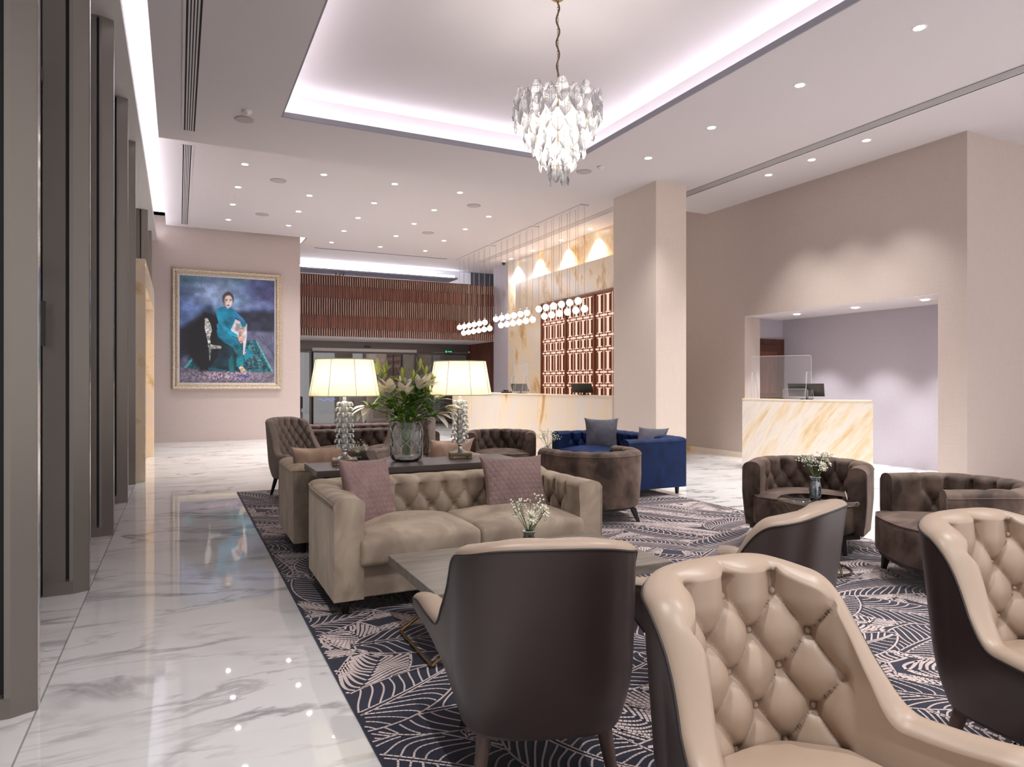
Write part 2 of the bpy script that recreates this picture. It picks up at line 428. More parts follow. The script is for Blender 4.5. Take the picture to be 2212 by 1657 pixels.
# square pillar
struct(box('trim_pillar', 7.5, 8.17, 9.63, 10.93, 0, 5.02, 'wallpaper_cream'))
# reception wall
struct(MB().box(9.45, 9.8, 12.5, 19.67, 0, 5.32).build('wall_marble_upper', 'wall_marble'))
struct(MB().box(9.1, 9.45, 12.5, 18.42, 0, 4.46).build('wall_marble_lower', 'wall_marble'))
sbox('wall_stub', 9.45, 9.9, 19.67, 20.78, 0, 5.32, 'wallpaper_cool_tint')
# entrance box: soffit, upper back wall, floating light panel
sbox('ceiling_entrance', 2.89, 9.9, 20.86, 23.6, 2.874, 3.0, 'ceiling_paint')
struct(MB().box(2.6, 10.04, 24.2, 24.3, 2.9, 5.9).build('wall_entrance', 'cove_paint'))
struct(MB().box(10.04, 12.1, 24.2, 24.3, 2.9, 5.9).box(12, 12.1, 19.95, 24.3, 2.9, 5.9).build('wall_entrance_dark', 'slate_paint'))
sbox('ceiling_entrance_upper', 2.6, 12.1, 21.9, 24.3, 5.75, 5.82, 'cove_paint')
sbox('trim_4', 2.6, 12.1, 21.88, 21.95, 5.3, 5.8, 'cove_paint')
t = empty('light_panel', (5.8, 22.45, 5.05), 0, 'grey suspended ceiling panel with glowing edges above the wooden slat bulkhead', 'ceiling panel')
box('panel_board', -2.9, 2.85, -.45, .45, 0, .05, 'grey_paint', t)
box('led_strip', -2.8, 2.75, -.40, -.25, .06, .12, 'led_hot', t); box('led_strip', -2.8, 2.75, .30, .38, .06, .09, 'led', t)
# led strips in the coves
t = empty('cove_lighting', (0, 0, 0), 0, 'white glowing light strip around the rectangular ceiling tray', 'light strip')
box('led_strip', TX0-.22, TX0-.16, TY0-.2, TY1+.2, ZN+.07, ZN+.09, 'led', t)
box('led_strip', TX1+.16, TX1+.22, TY0-.2, TY1+.2, ZN+.07, ZN+.09, 'led', t)
box('led_strip', TX0-.1, TX1+.1, TY1+.16, TY1+.22, ZN+.07, ZN+.09, 'led', t)
box('led_strip', TX0-.1, TX1+.1, TY0-.22, TY0-.16, ZN+.07, ZN+.09, 'led', t)
t = empty('cove_lighting', (0, 0, 0), 0, 'long white glowing cove strip above the window fins', 'light strip')
box('led_strip', -.54, -.49, -4, 18.6, 5.03, 5.05, 'led', t)
t = empty('cove_lighting', (0, 0, 0), 0, 'white glowing strip where the ceiling meets the wall with the portrait', 'light strip')
box('led_strip', -.2, 3.0, 18.515, 18.535, 5.40, 5.44, 'led_warm', t)

# ------------------------------------------------------------------ window wall on the left
def fin(y, label):
    t = empty('window_fin', (0, y, 0), 0, label, 'column', 'bronze window fins')
    P = [(-.83, -.05), (-.70, -.05), (-.70, -.01), (-.678, -.01), (-.678, -.05), (-.656, -.045), (-.566, 0), (-.566, .05), (-.83, .05)]
    m = MB(); m.prism(P, .09, 4.93); m.prism([(-.83, -.05), (-.656, -.045), (-.566, 0), (-.566, .05), (-.83, .05)], 0, .09); m.build('fin_body', 'bronze', t)
    MB().box(-.699, -.679, -.02, -.008, .1, 4.92).build('slot', 'black', t)
    MB().box(-.565, -.562, .0, .048, 0, 4.93).build('edge_strip', 'chrome', t)
    return t
for y, lb in ((3.65, 'nearest dark bronze window fin at the left edge of the picture'), (5.6, 'second dark bronze window fin, beside the narrow glimpse of window'),
              (7.56, 'third dark bronze window fin from the camera'), (9.56, 'fourth dark bronze window fin from the camera'),
              (11.2, 'fifth dark bronze window fin, touching the golden stone portal'), (15.5, 'bronze window fin rising above the golden stone portal'), (17.6, 'last bronze window fin, next to the picture wall')):
    fin(y, lb)
ys = [-4.2, -.3, 1.68, 3.65, 5.6, 7.56, 9.56, 11.2]
for i in range(len(ys)-1):
    y0, y1 = ys[i], ys[i+1]
    t = empty('window_%d' % (i+1), (-.87, y0, 0)); t['kind'] = 'structure'
    L = y1-y0
    m = MB().box(-.03, .03, .0, .05, 0, 4.93).box(-.03, .03, L-.05, L, 0, 4.93).box(-.03, .03, .05, L-.05, 0, .12).box(-.03, .03, .05, L-.05, 4.85, 4.93).box(-.03, .03, .05, L-.05, 2.2, 2.26)
    m.build('window_frame', 'bronze_dark', t); MB().box(-.006, .006, .05, L-.05, .12, 4.85).build('pane', 'window_glass', t)
    if i == 3 or i == 4:
        m = MB().box(.03, .05, L-.32, L-.20, 3.5, 3.62).box(.05, .07, L-.30, L-.22, 3.42, 3.5).box(.03, .07, L-.16, L-.13, 1.7, 2.0); m.build('latch', 'bronze_dark', t)
sbox('wall_left', -1.3, -.80, 11.3, 18.8, 0, 5.6, 'grey_paint')
# golden stone portal
t = empty('stone_portal', (-.52, 11.4, 0), 0, 'golden veined stone portal frame behind the row of bronze fins', 'portal')
MB().box(-.26, .076, 0, .14, 0, 3.285).build('jamb', 'portal_marble', t, bevel=.004)
MB().box(-.26, .076, 3.82, 3.96, 0, 3.285).build('jamb', 'portal_marble', t, bevel=.004)
MB().box(-.26, .076, .14, 3.82, 2.9, 3.285).build('lintel', 'portal_marble', t, bevel=.004)
MB().box(-.26, -.1, .14, 3.82, 0, 2.9).build('door_leaf', 'portal_marble', t)

# ------------------------------------------------------------------ ceiling fittings
def downlight(loc, label, group, power, size=105, first=[None], tilt=None, blend=.9):
    if first[0] is None:
        t = empty('downlight', loc, 0)
        MB().lathe([(.05, -.0), (.062, -.006), (.072, -.004), (.074, 0)], 20).build('trim_ring', 'white_plastic', t)
        MB().disc(.052, -.003, 16, up=False).build('lens', 'lens', t)
        first[0] = t
    else: t = copy_tree(first[0], loc=loc)
    tag(t, label, 'downlight', group)
    if power > 0: spot('downlight_or_fill_beam', (loc[0], loc[1], loc[2]-.03), power, size, blend, c=(1, .985, .97), r=.05, tgt=None if tilt is None else tilt)
    return t
ordn = ['first', 'second', 'third', 'fourth', 'fifth']
gx = [1.04, 2.4, 3.74, 5.09, 6.42]; gy = [12.83, 14.38, 15.82, 17.34, 18.9]
grid_has = {0: [0, 1, 2, 3], 1: [0, 1, 2, 3, 4], 2: [0, 1, 2, 3, 4], 3: [0, 1, 2, 3, 4], 4: [2, 3, 4]}
rown = ['nearest', 'second', 'third', 'fourth', 'farthest']
for j in range(5):
    for n_, i in enumerate(grid_has[j]):
        downlight((gx[i], gy[j], ZF), 'small round ceiling downlight, %s from the left in the %s row of the far grid' % (ordn[n_], rown[j]), 'downlights of the far ceiling grid', K_SPOT*.54)
for i, y in enumerate((4.34, 5.8, 7.3, 8.72)):
    downlight((6.64, y, ZN), 'round ceiling downlight between tray and long grille, %s from the camera' % ordn[i], 'downlights beside the ceiling tray', K_SPOT*.9)
for i, y in enumerate((6.69, 7.65, 8.53)):
    downlight((9.02, y, ZN), 'round ceiling downlight close to the plain taupe wall, %s from the camera' % ordn[i], 'downlights washing the taupe wall', K_SPOT*.95, 80)
for i, y in enumerate((14.44, 15.9, 17.52, 18.96)):
    downlight((9.22, y, ZF), 'downlight over the golden marble reception wall, %s from the pillar' % ordn[i], 'downlights over the marble wall', K_SPOT*1.2, 98, blend=1.0)
for i, (y, n_) in enumerate(((9.24, 'left'), (8.0, 'middle'), (6.77, 'right'))):
    downlight((10.5, y, 2.755), '%s one of three downlights in the alcove ceiling' % n_, 'alcove downlights', K_SPOT*.62, 80, blend=.6)
for x, y in ((1.2, -1), (3.4, -2.0), (6.6, -1.2), (6.6, 1.3), (9.0, -.8), (9.0, 2.4), (.3, 1.5), (3.4, 1.2)):  # added fill spots on the unseen ceiling, without fittings
    spot('downlight_or_fill_beam', (x, y, ZN-.03), K_SPOT*1.15, 110, .9, c=(1, .985, .97), r=.06)

def disc_thing(name, x, y, z, r, label, cat, mat='grille_grey'):
    o = MB().lathe([(r*.9, -.012), (r, -.008), (r, 0)], 28).disc(r*.9, -.012, 28, up=False).build(name, mat, loc=(x, y, z)); return tag(o, label, cat)
disc_thing('ceiling_speaker', .79, 9.82, ZN, .125, 'round grey ceiling speaker near the left corner of the tray', 'speaker')
disc_thing('ceiling_speaker', 6.1, 9.75, ZN, .125, 'round ceiling speaker partly behind the crystal chandelier', 'speaker')
disc_thing('ceiling_speaker', 1.69, 13.58, ZF, .15, 'round ceiling speaker between first and second downlight rows, left side', 'speaker')
disc_thing('ceiling_speaker', 1.70, 16.45, ZF, .15, 'round ceiling speaker toward the wall with the portrait', 'speaker')
disc_thing('ceiling_speaker', 5.73, 13.63, ZF, .15, 'round ceiling speaker near the right end of the nearest downlight row', 'speaker')
disc_thing('ceiling_speaker', 5.72, 16.62, ZF, .15, 'round ceiling speaker near the pendant globes end of the far ceiling', 'speaker')
def detector(x, y, z, label):
    t = empty('smoke_detector', (x, y, z), 0, label, 'smoke detector')
    MB().lathe([(.06, 0), (.06, -.018), (.05, -.024)], 20).disc(.05, -.024, 20, up=False).build('base', 'white_plastic', t)
    MB().lathe([(.035, -.024), (.03, -.05), (.02, -.056)], 16).disc(.02, -.056, 16, up=False).build('sensor_head', 'white_plastic', t)
detector(.80, 9.50, ZN, 'small white smoke detector beside the ceiling speaker left of the tray')
detector(.99, 15.13, ZF, 'small white smoke detector among the left downlights of the far ceiling')
detector(6.2, 9.4, ZN, 'small white smoke detector just right of the chandelier')

def linear_grille(x0, x1, y0, y1, z, n, label, frame=.03, cross=False):
    t = empty('linear_diffuser', ((x0+x1)/2, (y0+y1)/2, z), 0, label, 'air grille')
    hx, hy = (x1-x0)/2, (y1-y0)/2
    m = MB(); m.box(-hx-frame, -hx, -hy, hy, -.006, .01); m.box(hx, hx+frame, -hy, hy, -.006, .01); m.build('frame', 'ceiling_paint', t)
    MB().box(-hx, hx, -hy, hy, -.001, .001).build('duct', 'slot_dark', t)
    m = MB(); p = 2*hx/n
    for k in range(n-1): m.box(-hx+(k+1)*p-p*.28, -hx+(k+1)*p+p*.28, -hy, hy, -.005, -.0015)
    if cross:
        q = -hy
        while q < hy: m.box(-hx, hx, q, q+.03, -.004, -.0015); q += .075
    m.build('blades', 'ceiling_paint', t)
linear_grille(.06, .20, -3, 10.6, ZN, 5, 'long four-slot air grille in the near ceiling at left')
linear_grille(.055, .185, 12.2, 18.3, ZF, 5, 'shorter four-slot air grille in the far ceiling at left')
linear_grille(8.44, 8.67, -4, 10.98, ZN, 6, 'long ribbed air grille running diagonally to the pillar', .01)
linear_grille(8.5, 8.7, 11.2, 19.9, ZF, 6, 'ribbed air grille in front of the golden marble wall', .01, True)
tag(box('ceiling_slot', 3.44, 7.44, 19.83, 19.87, ZF-.004, ZF+.01, 'slot_dark'), 'thin dark slot across the far end of the ceiling', 'air slot')

# security camera
t = empty('security_camera', (9.15, 19.35, ZF), 0, 'small black dome security camera at the ceiling corner by the marble wall', 'camera')
MB().lathe([(.07, 0), (.07, -.05), (.06, -.06)], 16).build('mount', 'white_plastic', t)
MB().sphere((0, 0, -.09), .06, 14, 10).build('dome', 'black_plastic', t)

# ------------------------------------------------------------------ crystal chandelier
t = empty('chandelier', (3.50, 6.1, 5.44), 0, 'large tiered crystal leaf chandelier hanging from the lit tray', 'chandelier')
MB().lathe([(.001, -.07), (.02, -.068), (.05, -.05), (.085, -.02), (.09, 0)], 28).build('ceiling_rose', 'brass', t)
pts = [(.016*math.sin(k*.75)*(1 if k < 27 else .3), .01*math.cos(k*.9), -.06-k*.0298) for k in range(34)]
MB().tube(pts, .0085, 6).build('cable', 'cord_dark', t)
m = MB()
for k in range(33):
    z = -.08-k*.0285; a = (k % 2)*PI/2; r = []
    for q in range(10):
        b = 2*PI*q/10; rr = .008*math.cos(b); r.append((rr*math.cos(a), rr*math.sin(a), z+.019*math.sin(b)))
    m.tube(r, .0022, 5, closed=True)
m.build('chain', 'brass', t)
tiers = [(.44, -1.10, 22, .24, .12), (.42, -1.18, 21, .24, .10), (.345, -1.32, 18, .23, .08), (.265, -1.47, 15, .22, .06), (.175, -1.62, 11, .21, .05), (.09, -1.77, 7, .2, .03)]
m = MB()
for R, z, n, h, _ in tiers:
    m.tube([(R*.93*math.cos(a), R*.93*math.sin(a), z) for a in np.linspace(0, 2*PI, 40, endpoint=False)], .005, 6, closed=True)
for a in np.linspace(0, 2*PI, 6, endpoint=False):
    m.tube([(0, 0, -1.05)]+[(tr[0]*.93*math.cos(a), tr[0]*.93*math.sin(a), tr[1]) for tr in tiers], .004, 5)
m.tube([(0, 0, -1.02), (0, 0, -1.8)], .012, 8)
m.build('metal_frame', 'brass', t)
def leaf_mesh(wd, h):
    m = MB(); out = []
    n = 11
    prof = lambda q: wd*(math.sin(PI*min(1, q*.92+.06))**.55)*(1 if q < .8 else 1-.5*(q-.8)/.2)
    A = []
    for i in range(n):
        q = i/(n-1); w_ = prof(q)*(1+.05*math.sin(q*22)); zz = .02-h*q
        A.append([(-w_/2, .012+.006*math.sin(q*18), zz), (-w_*.25, .004+.004*math.sin(q*18), zz+.006), (0, -.004, zz), (w_*.25, .004+.004*math.sin(q*18), zz+.006), (w_/2, .012+.006*math.sin(q*18), zz)])
    m.grid(A, mat=0)
    m.grid([[(p[0], p[1]-.006, p[2]) for p in r] for r in A], mat=0, flip=True)
    m.tube([(0, -.008, .02-h*i/8) for i in range(9)], .003, 5, mat=1)
    for i in range(1, 9):
        z = .02-h*(i+.4)/9.6; w_ = prof((i+.4)/9.6)
        for sx in (-1, 1): m.tube([(0, -.008, z), (sx*w_*.42, .002, z+.022)], .0018, 4, mat=1)
    m.tube([(p[0][0], p[0][1]-.003, p[0][2]) for p in A]+[(p[-1][0], p[-1][1]-.003, p[-1][2]) for p in A][::-1], .0026, 5, mat=1, closed=True)
    return m
proto = {}
for ti, (R, z, n, h, dz) in enumerate(tiers):
    for k in range(n):
        a = 2*PI*(k+.5*(ti % 2))/n
        if ti not in proto:
            o = leaf_mesh(min(.125, 2*PI*R/n*1.05), h).build('crystal_leaf', ['leaf_glass', 'leaf_rib'], t); proto[ti] = o
        else: o = proto[ti].copy(); col.objects.link(o)
        o.location = (R*math.cos(a), R*math.sin(a), z+(.05 if k % 2 else 0)); o.rotation_euler = (random.uniform(-.06, .1), random.uniform(-.04, .04), a+PI/2+PI)
for k in range(6):
    a = 2*PI*k/6; rr = .2
    MB().sphere((rr*math.cos(a), rr*math.sin(a), -1.27), .03, 10, 8, sc=(1, 1, 1.4)).build('bulb', 'bulb', t)
MB().sphere((0, 0, -1.68), .03, 10, 8, sc=(1, 1, 1.4)).build('bulb', 'bulb', t)
point('chandelier_light', (0, 0, -1.3), 14, .12, t); point('chandelier_light', (0, 0, -1.6), 6, .06, t)

# ------------------------------------------------------------------ globe pendants over reception
gp = [((12.5, 14.6), [(7.86, 3.06, np.linspace(12.55, 14.35, 6)), (7.78, 3.24, np.linspace(12.68, 14.48, 6))], 'nearest pillar'),
      ((14.75, 17.2), [(7.86, 3.03, np.linspace(14.95, 16.8, 6)), (7.78, 3.21, np.linspace(15.1, 16.95, 6))], 'middle'),
      ((17.35, 19.8), [(7.86, 3.0, np.linspace(17.55, 19.5, 6)), (7.78, 3.18, np.linspace(17.7, 19.65, 6))], 'farthest')]
gm = wm = None
for (y0, y1), rows, nm in gp:
    t = empty('globe_pendant', (7.8, (y0+y1)/2, ZF), 0, {'nearest pillar': 'cluster of glowing globe pendants over the desk, closest to the pillar', 'middle': 'middle cluster of glowing globe pendants over the reception desk', 'farthest': 'farthest cluster of glowing globe pendants, in front of the wood slats'}[nm], 'pendant light', 'globe pendants over the reception')
    yc = (y0+y1)/2
    MB().box(-.07, .14, y0-yc, y1-yc, -.02, 0).build('ceiling_plate', 'ceiling_paint', t)
    for X, Z, Y in rows:
        for y in Y:
            if gm is None:
                g = MB().sphere((0, 0, 0), .078, 16, 12).lathe([(.03, .075), (.03, .10), (.012, .12), (.004, .14)], 10, mat=1).build('globe', ['globe_glow', 'chrome'], t); gm = g
            else: g = gm.copy(); col.objects.link(g); g.parent = t
            g.location = (X-7.8, y-yc, Z-ZF)
            MB().tube([(X-7.8, y-yc, Z-ZF+.13), (X-7.8, y-yc, -.01)], .0035, 4, cap=False).build('wire', 'pendant_wire', t)
# ------------------------------------------------------------------ slat bulkhead above the entrance
t = empty('slat_bulkhead', (6.25, 20.8, 2.874), 0, 'reddish brown wooden slat bulkhead with two darker bands above the glass doors', 'wall panel')
H = 4.68-2.874; x0, x1 = 2.9-6.25, 9.62-6.25
MB().box(x0, x1, .03, .07, 0, H).build('backing_board', 'wood_back', t)
m = MB(); m2 = [MB(), MB()]; n = 96; p = (x1-x0)/n
bands = [(.24, .62), (H-.66, H-.28)]
for i in range(n):
    xa = x0+i*p
    m.box(xa+p*.2, xa+p*.62, -.02, .03, .0, H-.0)
    for bi, (a, b) in enumerate(bands):
        m2[bi].box(xa+.004, xa+p-.006, -.035-.01*((i*7) % 3), .02, a, b)
m.build('slats', 'wood_slat', t); m2[0].build('band_blocks', 'wood_band', t); m2[1].build('band_blocks', 'wood_band', t)
MB().box(x0, x1, -.03, .07, H, H+.03).build('cap_rail', 'wood_band', t)
t = empty('track_lights', (4.35, 20.85, 4.71), 0, 'trio of tiny black spotlights on top of the slat bulkhead', 'spotlight')
for k in range(3): MB().tube([(k*.11-.1, 0, 0), (k*.11-.1, 0, .05), (k*.11-.07, -.03, .09)], .022, 8).build('spot_head', 'black_plastic', t)
# slatted side wall beside the doors
t = empty('slat_side_wall', (9.62, 22.1, 0), 0, 'dark wooden slatted wall right of the glass entrance', 'wall panel')
MB().box(0, .06, -1.25, 1.25, 0, 2.87).build('backing_board', 'wood_back', t)
m = MB()
for k in range(36): m.box(-.03, 0, -1.25+k*.07, -1.25+k*.07+.035, 0, 2.87)
m.build('slats', 'wood_band', t)
# ------------------------------------------------------------------ glass entrance doors
YD = 23.37
t = empty('sliding_door_header', (6.25, YD, 0), 0, 'dark metal header box over the glass entrance doors', 'door header')
MB().box(-3.36, 3.4, -.12, .1, 2.58, 2.872).build('header_box', 'door_frame', t)
MB().box(-2.28, 1.32, -.15, -.12, 2.54, 2.64).build('cover_strip', 'soffit_paint', t)
MB().box(-.55, -.35, -.18, -.12, 2.68, 2.74).build('motion_sensor', 'black_plastic', t)
MB().sphere((3.32, -.14, 2.6), .035, 10, 8).build('indicator', 'white_plastic', t)
def door(n, x0, x1, stile=.05):
    t = empty('door_%d' % n, ((x0+x1)/2, YD, 0)); t['kind'] = 'structure'; h = (x1-x0)/2
    MB().box(-h, -h+stile, -.03, .03, 0, 2.56).box(h-stile, h, -.03, .03, 0, 2.56).box(-h+stile, h-stile, -.03, .03, 0, .1).box(-h+stile, h-stile, -.03, .03, 2.48, 2.56).build('door_frame', 'door_frame', t)
    MB().box(-h+stile, h-stile, -.006, .006, .1, 2.48).build('pane', 'door_glass', t)
    return t
door(1, 2.9, 3.95); a = door(2, 3.97, 5.75, .025); door(3, 5.77, 7.55, .025); door(4, 7.6, 9.6, .09)
MB().tube([(-.86, -.06, .0), (-.86, -.06, 2.5)], .02, 8).build('pull_handle', 'black_plastic', a)
t = empty('wall_keypad', (3.12, YD-.06, 1.45), 0, 'small white keypad on the glass left of the doors', 'keypad'); MB().box(-.05, .05, -.02, 0, -.04, .04).build('face', 'white_plastic', t)
MB().box(-.02, .02, -.015, 0, -.3, -.1).build('lock_plate', 'chrome', t)
t = empty('exit_sign', (8.75, YD-.16, 2.6), 0, 'small green lit exit sign above the right glass door', 'exit sign')
MB().box(-.14, .14, -.01, .01, -.06, .06).build('housing', 'door_frame', t)
m = MB(); m.box(-.10, -.06, -.014, -.011, -.03, .03).box(-.02, .10, -.014, -.011, -.008, .008).add([(.1, -.013, .03), (.135, -.013, 0), (.1, -.013, -.03)], [(0, 1, 2)])
m.build('pictogram', 'exit_green', t)
# outside, seen dimly through the doors
sbox('floor_outside', -8, 22, 23.3, 34, -.12, -.02, 'asphalt')
sbox('wall_outside', -8, 22, 33.8, 34, -.1, 6, 'outdoor_dark')
tag(box('street_pillar', 6.55, 7.25, 26, 26.7, -.02, 4.5, 'beige_stone'), 'beige pillar standing outside behind the glass doors', 'pillar')
tag(box('street_pillar', 4.2, 4.32, 27, 27.12, -.02, 4.5, 'outdoor_wall'), 'thin pale post outside behind the doors at left', 'post')
tag(box('porch_wall', 9.3, 12.8, 26.2, 26.4, -.02, 4.5, 'outdoor_wall'), 'pale outdoor wall seen through the right glass door', 'wall')
t = empty('illuminated_sign', (5.55, 29, .85), 0, 'blue glowing sign low outside the doors, above the flowers', 'sign')
MB().box(-.7, .7, 0, .06, -.87, .35).build('sign_board', 'outdoor_dark', t)
m = MB(); m.tube([(-.35+.09*k, -.02, -.08+.05*math.sin(k*1.9)) for k in range(9)], .018, 6); m.build('glowing_script', 'sign_blue', t)
t = empty('street_counter', (7.6, 28, -.02), 0, 'dark low counter outside behind the glass doors', 'counter')
MB().box(-1.2, 1.2, 0, .8, .75, .82).build('counter_top', 'outdoor_dark', t); MB().box(-1.1, 1.1, .1, .7, 0, .75).build('counter_body', 'black', t)
d = bpy.data.lights.new('porch_light', 'AREA'); d.energy = 26; d.shape = 'RECTANGLE'; d.size = 4; d.size_y = .3
o = bpy.data.objects.new('porch_light', d); col.objects.link(o); o.location = (7.5, 25.2, 4.4)

# ------------------------------------------------------------------ fretwork screen on the marble wall
t = empty('fretwork_screen', (9.1, 15.0, 1.05), 0, 'backlit brown wooden fretwork screen behind the reception desk', 'screen')
ya, yb, HT = -2.5, 1.71, 2.6
MB().box(-.02, 0, ya, yb, 0, HT).build('backing_panel', 'wood_fret', t)
m = MB()
for y in (ya, -1.0, .36, yb-.03): m.box(-.06, -.02, y, y+.05, 0, HT)
m.box(-.06, -.02, ya, yb, HT-.03, HT+.02); m.build('frame', 'wood_fret', t)
rows = [(2.08, 2.54), (1.60, 1.99), (1.27, 1.51), (.72, 1.18), (.40, .63), (0.03, .31)]
for (p0, p1) in ((ya+.07, -1.02), (-.93, .34), (.43, yb-.05)):
    g = MB(); m = MB(); nc = 4; cw = (p1-p0)/nc
    for c in range(nc):
        mid = p0+(c+.5)*cw
        for z0, z1 in rows:
            g.box(-.027, -.018, mid-cw*.16, mid+cw*.16, z0+.03, z1-.03)
            g.box(-.027, -.018, mid-cw*.29, mid+cw*.29, z1-.028, z1-.004); g.box(-.027, -.018, mid-cw*.29, mid+cw*.29, z0+.004, z0+.028)
            for sx in (-1, 1):
                m.box(-.045, -.02, mid+sx*cw*.23-.008, mid+sx*cw*.23+.008, z0+.03, z1-.03)
        if c: g.box(-.027, -.018, p0+c*cw-.008, p0+c*cw+.008, 0.02, HT-.05)
    for k in range(len(rows)-1):
        z = (rows[k][0]+rows[k+1][1])/2
        g.box(-.028, -.018, p0, p1, z-.022, z+.022)
        for c in range(nc): m.box(-.045, -.02, p0+(c+.5)*cw-.01, p0+(c+.5)*cw+.01, z-.05, z+.05)
    g.build('lit_openings', 'lit_panel', t); m.build('fretwork', 'wood_fret', t)

# ------------------------------------------------------------------ desks
def desk_prism(front, depth_vec, h, name, mat, t):
    back = [(p[0]+depth_vec[0], p[1]+depth_vec[1]) for p in front][::-1]
    loop = front+back; m = MB(); m.prism(loop, 0, h, smooth=False); return m.build(name, mat, t)
t = empty('reception_desk', (7.2, 14.9, 0), 0, 'long reception desk faced in cream marble with golden veins', 'desk')
fr = [(0+.02-.10*math.sin(PI*k/20)+.28*(1-k/20)**2*.9, -3.95+7.85*k/20) for k in range(21)]
desk_prism(fr[::-1], (.62, 0), 1.19, 'desk_body', 'reception_marble', t)
MB().prism([(x-.015, y) for x, y in fr[::-1]]+[(x+.64, y) for x, y in fr], 1.19, 1.205).build('desk_top', 'wall_marble', t)
t = empty('concierge_desk', (9.0, 7.8, 0), 0, 'curved golden veined marble desk in front of the alcove', 'desk')
A = Vector((8.69, 8.8)); B = Vector((9.36, 6.83)); nrm = Vector((B.y-A.y, -(B.x-A.x))).normalized()
if nrm.x > 0: nrm = -nrm
fr = []
for k in range(25):
    q = k/24; p_ = A.lerp(B, q)+nrm*(.17*math.sin(PI*q)); fr.append((p_.x-9.0, p_.y-7.8))
dv = (.43, .36)
desk_prism(fr, dv, 1.17, 'desk_body', 'desk_marble', t)
MB().prism([(x+nrm.x*.01, y+nrm.y*.01) for x, y in fr]+[(x+dv[0]*.95, y+dv[1]*.95) for x, y in fr[::-1]], 1.17, 1.19).build('desk_top', 'wall_marble', t)
def monitor(x, y, z, rz, label, s=1.0):
    t = empty('monitor', (x, y, z), rz, label, 'monitor', 'desk monitors')
    m = MB(); w_, h = .26*s, .2*s
    m.add([(-w_, .0, .05), (w_, .0, .05), (w_*1.02, -.12, .05+h), (-w_*.98, -.12, .05+h), (-w_, .03, .05), (w_, .03, .05), (w_*1.02, -.09, .05+h), (-w_*.98, -.09, .05+h)],
          [(0, 1, 2, 3), (7, 6, 5, 4), (0, 4, 5, 1), (1, 5, 6, 2), (2, 6, 7, 3), (3, 7, 4, 0)]); m.build('screen', 'black_plastic', t, bevel=.004)
    MB().box(-.09, .09, -.02, .14, 0, .012).box(-.02, .02, .02, .05, .01, .12).build('stand', 'black_plastic', t)
def acrylic(x, y, z, rz, w_, h, label, stands=True):
    t = empty('acrylic_screen', (x, y, z), rz, label, 'protective screen')
    MB().box(-w_/2, w_/2, -.003, .003, .02, h).build('sheet', 'acrylic', t)
    MB().tube([(-w_/2, 0, .02), (-w_/2, 0, h-.02), (-w_/2+.02, 0, h), (w_/2-.02, 0, h), (w_/2, 0, h-.02), (w_/2, 0, .02)], .003, 5).build('edge', 'acrylic_edge', t)
    if stands:
        for sx in (-1, 1):
            cx = sx*(w_/2-.04)
            MB().tube([(cx-.02, -.13, 0), (cx-.01, -.06, h*.62), (cx+.01, .0, h*.62), (cx+.02, .13, 0)], .004, 5).tube([(cx-.075, .0, 0), (cx-.035, 0, h*.62), (cx+.035, 0, h*.62), (cx+.075, 0, 0)], .004, 5).tube([(cx, 0, 0), (cx, 0, h*.62)], .003, 5).build('foot', 'acrylic_edge', t)
RZ = -PI/2+math.atan2(-(B.x-A.x), -(B.y-A.y))*0+math.radians(17)
acrylic(9.0, 8.25, 1.19, -math.radians(64), .96, .72, 'clear acrylic screen on the curved marble desk')
acrylic(9.05, 8.0, 1.19, -math.radians(64), .38, .17, 'low clear acrylic holder on the curved marble desk', False)
monitor(9.22, 7.92, 1.19, -math.radians(60), 'black monitor on the curved marble desk by the alcove', 1.05)
monitor(7.7, 12.35, 1.205, -math.radians(62), 'black monitor on the long reception desk, closer to the pillar', .95)
monitor(7.7, 15.3, 1.205, -math.radians(62), 'black monitor on the long reception desk, farther from the pillar', .95)
acrylic(7.55, 15.0, 1.205, -math.radians(90), .75, .72, 'clear acrylic screen at the far monitor of the reception desk')
t = empty('desk_phone', (7.62, 15.95, 1.205), .4, 'small black desk phone at the far end of the reception desk', 'phone')
MB().box(-.1, .1, -.1, .1, 0, .04).build('phone_base', 'black_plastic', t, bevel=.006); MB().tube([(-.09, .02, .07), (-.03, .02, .06), (.03, .02, .06), (.09, .02, .07)], .018, 8).build('handset', 'black_plastic', t)
# alcove door
t = empty('door_5', (10.86, 10.3, 0)); t['kind'] = 'structure'
MB().box(-.5, .43, -.04, 0, 0, 2.36).build('door_frame', 'wood_door', t)
MB().box(-.42, .33, -.06, -.03, .0, 2.25).build('door_leaf', 'wood_door', t, bevel=.004)
MB().box(-.30, .20, -.066, -.058, 1.25, 2.1).box(-.30, .20, -.066, -.058, .2, 1.1).build('door_panel', 'wood_band', t, bevel=.004)
MB().tube([(-.36, -.07, 1.05), (-.36, -.11, 1.05), (-.26, -.11, 1.05)], .01, 8).build('door_handle', 'chrome', t)

